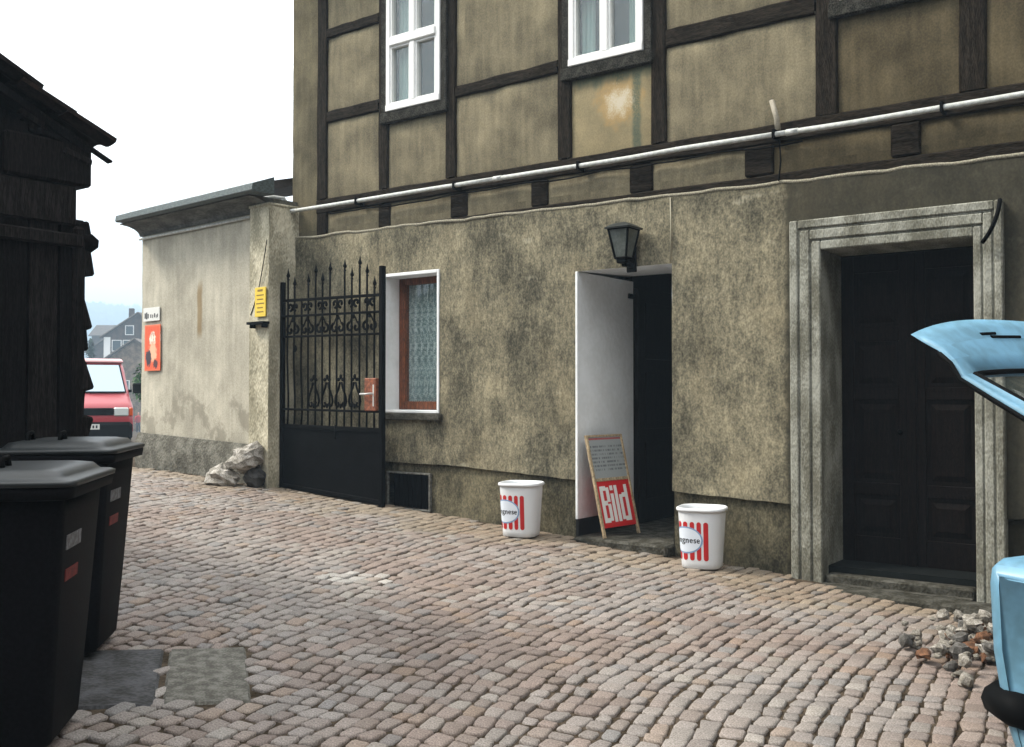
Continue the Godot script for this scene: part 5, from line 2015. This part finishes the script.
# the red van at the end of the lane
func make_van() -> void:
	var at := Vector3(-19.32, 0, -3.52)
	at.y = g(-18.6, -3.8)
	var V := thing("red_van", "red van facing the camera at the far end of the lane", "van", at, -29.0)
	# local +x points out of the front of the van
	var s := mb(true)
	var prof := PackedVector2Array([Vector2(0.0, 0.34), Vector2(0.06, 0.5), Vector2(0.07, 0.66), Vector2(0.03, 0.9), Vector2(-0.12, 1.0), Vector2(-0.5, 1.13), Vector2(-0.62, 1.17), Vector2(-1.22, 1.8), Vector2(-1.4, 1.89), Vector2(-1.7, 1.94), Vector2(-4.4, 1.93), Vector2(-4.65, 1.8), Vector2(-4.72, 0.9), Vector2(-4.7, 0.35)])
	hull(s, prof, func(p): return 0.92 - 0.14 * maxf(0.0, (p.y - 1.0) / 0.95), 0.1)
	obj("body", s, M.van_red, V)
	# windscreen with its black surround
	s = mb(true)
	var dirv := Vector3(-0.6, 0.63, 0).normalized()
	var nrm := Vector3(0.63, 0.6, 0).normalized()
	var a := Vector3(-0.64, 1.2, 0) + nrm * 0.012
	for q in [[0.0, 0.0, "screen_seal", 0.03], [0.03, 0.012, "windscreen", 0.0]]:
		s = mb()
		var y0: float = q[0]
		var lo: Vector3 = a + dirv * (0.0 + y0) + nrm * q[1]
		var hi: Vector3 = a + dirv * (0.86 - y0) + nrm * q[1]
		var w0: float = 0.82 - q[0]
		var w1: float = 0.72 - q[0]
		quad(s, lo + Vector3(0, 0, w0), lo - Vector3(0, 0, w0), hi - Vector3(0, 0, w1), hi + Vector3(0, 0, w1))
		obj(q[2], s, M.black_plastic if q[1] == 0.0 else M.van_glass if M.has("van_glass") else van_glass_material(), V)
	# roof cap painted pale for the highlight along the roof edge
	s = mb(true)
	var rp := PackedVector2Array([Vector2(-1.28, 1.88), Vector2(-1.4, 1.93), Vector2(-1.72, 1.975), Vector2(-4.4, 1.965), Vector2(-4.6, 1.88)])
	hull(s, rp, func(_p): return 0.8, 0.05)
	obj("roof", s, mat("van_roof_highlight", Color(0.74, 0.55, 0.55), 0.4), V)
	for k in [-1.0, 1.0]:
		s = mb()
		bx(s, -0.04, 0.085, 0.72, 0.9, k * 0.68 - 0.14, k * 0.68 + 0.14, 0.02)
		obj("headlight", s, M.headlight, V)
		s = mb()
		bx(s, -0.08, 0.07, 0.72, 0.9, k * 0.865 - 0.04, k * 0.865 + 0.03, 0.02)
		obj("indicator", s, M.orange, V)
		s = mb()
		bx(s, -0.85, -0.75, 1.2, 1.42, k * 1.06 - 0.12, k * 1.06 + 0.1, 0.03)
		bx(s, -0.84, -0.8, 1.22, 1.28, k * 0.9 - 0.04, k * 0.9 + 0.05, 0.005)
		obj("mirror", s, M.black_plastic, V)
		for x in [-0.85, -3.75]:
			wheel(V, Vector3(x, 0.32, k * 0.82), 0.32, 0.2)
		s = mb()
		quad(s, Vector3(-1.3, 1.2, k * 0.905), Vector3(-2.2, 1.2, k * 0.905), Vector3(-2.2, 1.72, k * 0.83), Vector3(-1.55, 1.72, k * 0.83))
		obj("side_window", s, M.car_glass, V)
	s = mb()
	bx(s, 0.0, 0.082, 0.74, 0.89, -0.535, 0.535, 0.015)
	obj("grille", s, M.black_plastic, V)
	s = mb()
	bx(s, -0.2, 0.14, 0.22, 0.6, -0.9, 0.9, 0.06)
	var bmp := obj("bumper", s, M.black_plastic, V)
	s = mb()
	bx(s, 0.14, 0.15, 0.45, 0.56, -0.26, 0.26)
	var pl := obj("number_plate", s, M.sign_white, bmp)
	s = mb()
	for i in 7:
		if i == 3:
			continue
		bx(s, 0.1502, 0.1515, 0.475, 0.535, -0.22 + i * 0.062, -0.185 + i * 0.062)
	obj("plate_lettering", s, M.ink, bmp)
	s = mb()
	box(s, Vector3.ZERO, Vector3(0.02, 0.02, 0.62), 0.004, Transform3D(Basis(Vector3.RIGHT, 0.05), Vector3(-0.6, 1.215, 0.3)))
	obj("wiper", s, M.black_plastic, V)
	s = mb()
	box(s, Vector3.ZERO, Vector3(0.02, 0.02, 0.62), 0.004, Transform3D(Basis(Vector3.RIGHT, 0.05), Vector3(-0.6, 1.215, -0.4)))
	obj("wiper", s, M.black_plastic, V)

# ---------------------------------------------------------------- far things
func gable_house(called: String, label: String, at: Vector3, turn: float, w: float, d: float, eave: float, ridge: float, wm: Material, rm: Material, wins: Array) -> Node3D:
	# local: gable faces +z, ridge runs along z
	var H := thing(called, label, "house", at, turn)
	var s := mb()
	prism(s, PackedVector2Array([Vector2(-w * 0.5, -2.0), Vector2(w * 0.5, -2.0), Vector2(w * 0.5, eave), Vector2(0, ridge), Vector2(-w * 0.5, eave)]), -d * 0.5, d * 0.5)
	obj("wall", s, wm, H)
	var sl := atan2(ridge - eave, w * 0.5)
	var len := Vector2(w * 0.5, ridge - eave).length() + 0.5
	for k in [-1.0, 1.0]:
		s = mb()
		box(s, Vector3(k * (len * 0.5), 0, 0), Vector3(len, 0.14, d + 0.7), 0.02, Transform3D(Basis(Vector3(0, 0, 1), -k * sl), Vector3(0, ridge + 0.1, 0)))
		obj("roof_slope", s, rm, H)
	for q in wins:
		var win := piece("window", H, M.car_glass, q[0] - q[2] * 0.5, q[0] + q[2] * 0.5, q[1], q[1] + q[3], d * 0.5 - 0.05, d * 0.5 + 0.02)
		s = mb()
		bx(s, q[0] - q[2] * 0.5 - 0.08, q[0] - q[2] * 0.5, q[1] - 0.08, q[1] + q[3] + 0.08, d * 0.5 - 0.05, d * 0.5 + 0.05)
		bx(s, q[0] + q[2] * 0.5, q[0] + q[2] * 0.5 + 0.08, q[1] - 0.08, q[1] + q[3] + 0.08, d * 0.5 - 0.05, d * 0.5 + 0.05)
		bx(s, q[0] - q[2] * 0.5, q[0] + q[2] * 0.5, q[1] - 0.08, q[1], d * 0.5 - 0.05, d * 0.5 + 0.05)
		bx(s, q[0] - q[2] * 0.5, q[0] + q[2] * 0.5, q[1] + q[3], q[1] + q[3] + 0.08, d * 0.5 - 0.05, d * 0.5 + 0.05)
		obj("frame", s, M.house_white, win)
	return H

func leaf_crown(s: SurfaceTool, c: Vector3, r: Vector3, n: int, size: float) -> void:
	for i in n:
		var d := Vector3(rng.randfn(), rng.randfn(), rng.randfn()).normalized() * pow(rng.randf(), 0.45)
		d *= 1.0 + 0.45 * noise.get_noise_3d(d.x * 1.8 + c.x, d.y * 1.8, d.z * 1.8)
		var p := c + Vector3(d.x * r.x, d.y * r.y, d.z * r.z)
		var b := Basis.from_euler(Vector3(rng.randf() * TAU, rng.randf() * TAU, rng.randf() * TAU)) * (size * rng.randf_range(0.6, 1.3))
		quad(s, p + b * Vector3(-0.5, 0, 0), p + b * Vector3(0, -0.3, 0.08), p + b * Vector3(0.6, 0, 0), p + b * Vector3(0, 0.3, 0.08))

func make_far() -> void:
	# houses down in the valley beyond the van
	gable_house("far_house", "distant brown house whose grey roof slope stands highest, left of the big gable", Vector3(-139.4, -2.2, -78.3), 126.3, 5.0, 3.2, 12.5, 14.0, M.house_brown, M.slate, [])
	gable_house("far_house", "distant house with a small dark gable just above the van roof", Vector3(-115.5, -2.2, -64.8), 36.3, 5.4, 5.0, 9.0, 10.9, M.house_brown, M.slate_pale, [[-1.2, 6.6, 0.7, 1.0], [-0.2, 6.6, 0.7, 1.0]])
	var B := gable_house("far_house", "distant house with a wide dark gable, chimney and a white corner painted as its lit side", Vector3(-100.3, -2.2, -59.2), 36.3, 7.6, 7.0, 10.0, 12.5, M.house_brown, M.slate_pale, [[-2.4, 8.4, 0.9, 1.1], [-1.2, 8.4, 0.9, 1.1], [-1.0, 10.2, 0.8, 0.9]])
	var s := mb()
	bx(s, -3.83, -3.1, 0.0, 9.9, 3.4, 3.53)  # white strip puts the lit side of the house into colour
	obj("lit_corner", s, M.house_white, B)
	s = mb()
	bx(s, -1.7, -1.2, 11.2, 13.2, 1.5, 2.0, 0.03)
	obj("chimney", s, M.house_brown, B)
	gable_house("far_house", "low outbuilding with pale slate roof in front of the other far houses", Vector3(-84.2, -1.9, -48.1), 36.3, 5.3, 6.0, 6.5, 8.3, M.house_wall, M.slate_pale, [[-0.9, 3.6, 0.7, 0.9]])
	# green bush at the end of the yard wall
	var P := thing("green_bush", "green leafy bush beside the far end of the yard wall", "bush", Vector3(-26.72, g(-27, -3) - 0.05, -9.95))
	s = mb(true)
	tube(s, [Vector3(0, 0, 0), Vector3(0.05, 0.7, 0), Vector3(0.0, 1.4, 0.1)], 0.07, 6, 0.03)
	tube(s, [Vector3(0.03, 0.5, 0), Vector3(0.3, 1.1, 0.1)], 0.04, 6, 0.02)
	obj("trunk", s, M.bark, P)
	s = mb()
	leaf_crown(s, Vector3(0, 1.95, 0), Vector3(0.5, 0.72, 0.5), 900, 0.13)
	obj("crown", s, M.leaf, P)
	# conifers
	for i in 4:
		var px: float = [-74.6, -78.5, -82.0, -70.0][i]
		var pz: float = [-36.6, -35.2, -38.5, -39.5][i]
		var hh: float = [7.9, 6.6, 8.0, 5.5][i]
		var Tt := thing("far_conifer", ["bluish conifer left of the brown far house", "smaller conifer at the foot of the hill, mostly behind the shed edge", "tall conifer behind the other conifers on the hill foot", "low conifer behind the brown far house"][i], "tree", Vector3(px, -2.1, pz), 0, false, "conifers below the hill")
		s = mb(true)
		tube(s, [Vector3.ZERO, Vector3(0, hh * 0.9, 0)], 0.14, 6, 0.03)
		obj("trunk", s, M.bark, Tt)
		s = mb()
		for k in 700:
			var t := rng.randf()
			var rr := (1.0 - t) * hh * 0.19 * sqrt(rng.randf()) + 0.05
			var an := rng.randf() * TAU
			var p := Vector3(cos(an) * rr, 0.6 + t * (hh - 0.6) - rr * 0.35, sin(an) * rr)
			var b := Basis(Vector3.UP, -an) * Basis(Vector3(0, 0, 1), -0.4 + rng.randf_range(-0.3, 0.3)) * rng.randf_range(0.3, 0.6)
			quad(s, p + b * Vector3(-0.5, 0, 0), p + b * Vector3(0, 0.05, 0.22), p + b * Vector3(0.6, -0.05, 0), p + b * Vector3(0, 0.05, -0.22))
		obj("crown", s, M.conifer, Tt)
	# wooded hill
	s = mb(true)
	var N := 90
	var K := 46
	var c0 := Vector2(0, 7.92)
	var grid := []
	for i in N + 1:
		var an := deg_to_rad(lerpf(-15.0, 120.0, float(i) / N))   # bearing to the left of -z
		var col := []
		for k in K + 1:
			var t := float(k) / K
			var d := lerpf(500.0, 1700.0, t)
			var x := -sin(an) * d
			var z := 7.92 - cos(an) * d
			var ridge := 0.078 + 0.014 * noise.get_noise_2d(rad_to_deg(an) * 0.05, 3.0)
			var hgt := -3.0 + (d * ridge) * smoothstep(0.0, 0.55, t) * (1.0 - 0.9 * smoothstep(0.6, 1.0, t))
			hgt += 5.0 * noise.get_noise_2d(x * 0.03, z * 0.03) + 3.0 * noise.get_noise_2d(x * 0.09, z * 0.09)
			col.append(Vector3(x, hgt, z))
		grid.append(col)
	for i in N:
		for k in K:
			quad(s, grid[i][k], grid[i + 1][k], grid[i + 1][k + 1], grid[i][k + 1])
	var hill := obj("hill", s, M.hill, self)
	hill.set_meta("kind", "structure")
	# trees on the hill read as one wood
	s = mb()
	for i in 5200:
		var an := deg_to_rad(rng.randf_range(44.0, 72.0))
		var t := rng.randf_range(0.05, 0.6)
		var fi := (rad_to_deg(an) + 15.0) / 135.0 * N
		var fk := t * K
		var p: Vector3 = grid[int(fi)][int(fk)].lerp(grid[int(fi) + 1][int(fk) + 1], rng.randf())
		var hh := rng.randf_range(7.0, 15.0)
		var rr := rng.randf_range(4.0, 8.0)
		var tip := p + Vector3(rng.randf_range(-0.6, 0.6), hh, rng.randf_range(-0.6, 0.6))
		var ring := []
		for q in 5:
			var aa := TAU * q / 5.0 + rng.randf()
			ring.append(p + Vector3(cos(aa) * rr, hh * rng.randf_range(0.25, 0.6), sin(aa) * rr))
		for q in 5:
			tri(s, ring[(q + 1) % 5], ring[q], tip)
	var wood := obj("hillside_wood", s, M.hill, self)
	wood.set_meta("kind", "stuff")
	wood.set_meta("label", "hazy blue wooded hillside behind the far houses")
	wood.set_meta("category", "wood")
	make_person()

func make_person() -> void:
	var at := Vector3(-75.9, 0, -41.8)
	at.y = g(at.x, at.z) - 0.02
	var P := thing("person", "small distant person in a red jacket walking down the road beyond the wall", "person", at, 60.0)
	var s := mb(true)
	# legs
	for k in [-1.0, 1.0]:
		tube(s, [Vector3(k * 0.1, 0.05, k * 0.14), Vector3(k * 0.1, 0.42, k * 0.05 + 0.03), Vector3(k * 0.09, 0.86, 0)], 0.06, 8, 0.1)
		ball(s, Vector3(k * 0.1, 0.05, k * 0.14 + 0.06), Vector3(0.05, 0.05, 0.13), 8, 5)
	var body := obj("body", s, M.trousers, P)
	s = mb(true)
	lathe(s, [Vector2(0.001, 0.78), Vector2(0.19, 0.8), Vector2(0.18, 1.0), Vector2(0.21, 1.25), Vector2(0.2, 1.38), Vector2(0.07, 1.46), Vector2(0.001, 1.47)], 12, Transform3D(Basis.from_scale(Vector3(1, 1, 0.65)), Vector3.ZERO))
	for k in [-1.0, 1.0]:
		tube(s, [Vector3(k * 0.2, 1.38, 0), Vector3(k * 0.27, 1.1, -k * 0.03), Vector3(k * 0.26, 0.86, k * -0.12)], 0.065, 8, 0.045)
	obj("jacket", s, M.jacket, body)
	s = mb(true)
	tube(s, [Vector3(0, 1.42, 0), Vector3(0, 1.54, 0.01)], 0.055, 8)
	ball(s, Vector3(0, 1.61, 0.02), Vector3(0.08, 0.11, 0.1), 10, 7)
	for k in [-1.0, 1.0]:
		ball(s, Vector3(k * 0.26, 0.8, k * -0.13), Vector3(0.035, 0.07, 0.04), 8, 5)
	obj("head_and_hands", s, M.skin, body)
	s = mb(true)
	ball(s, Vector3(0, 1.65, -0.01), Vector3(0.09, 0.095, 0.105), 10, 6)
	obj("hair", s, M.hair, body)
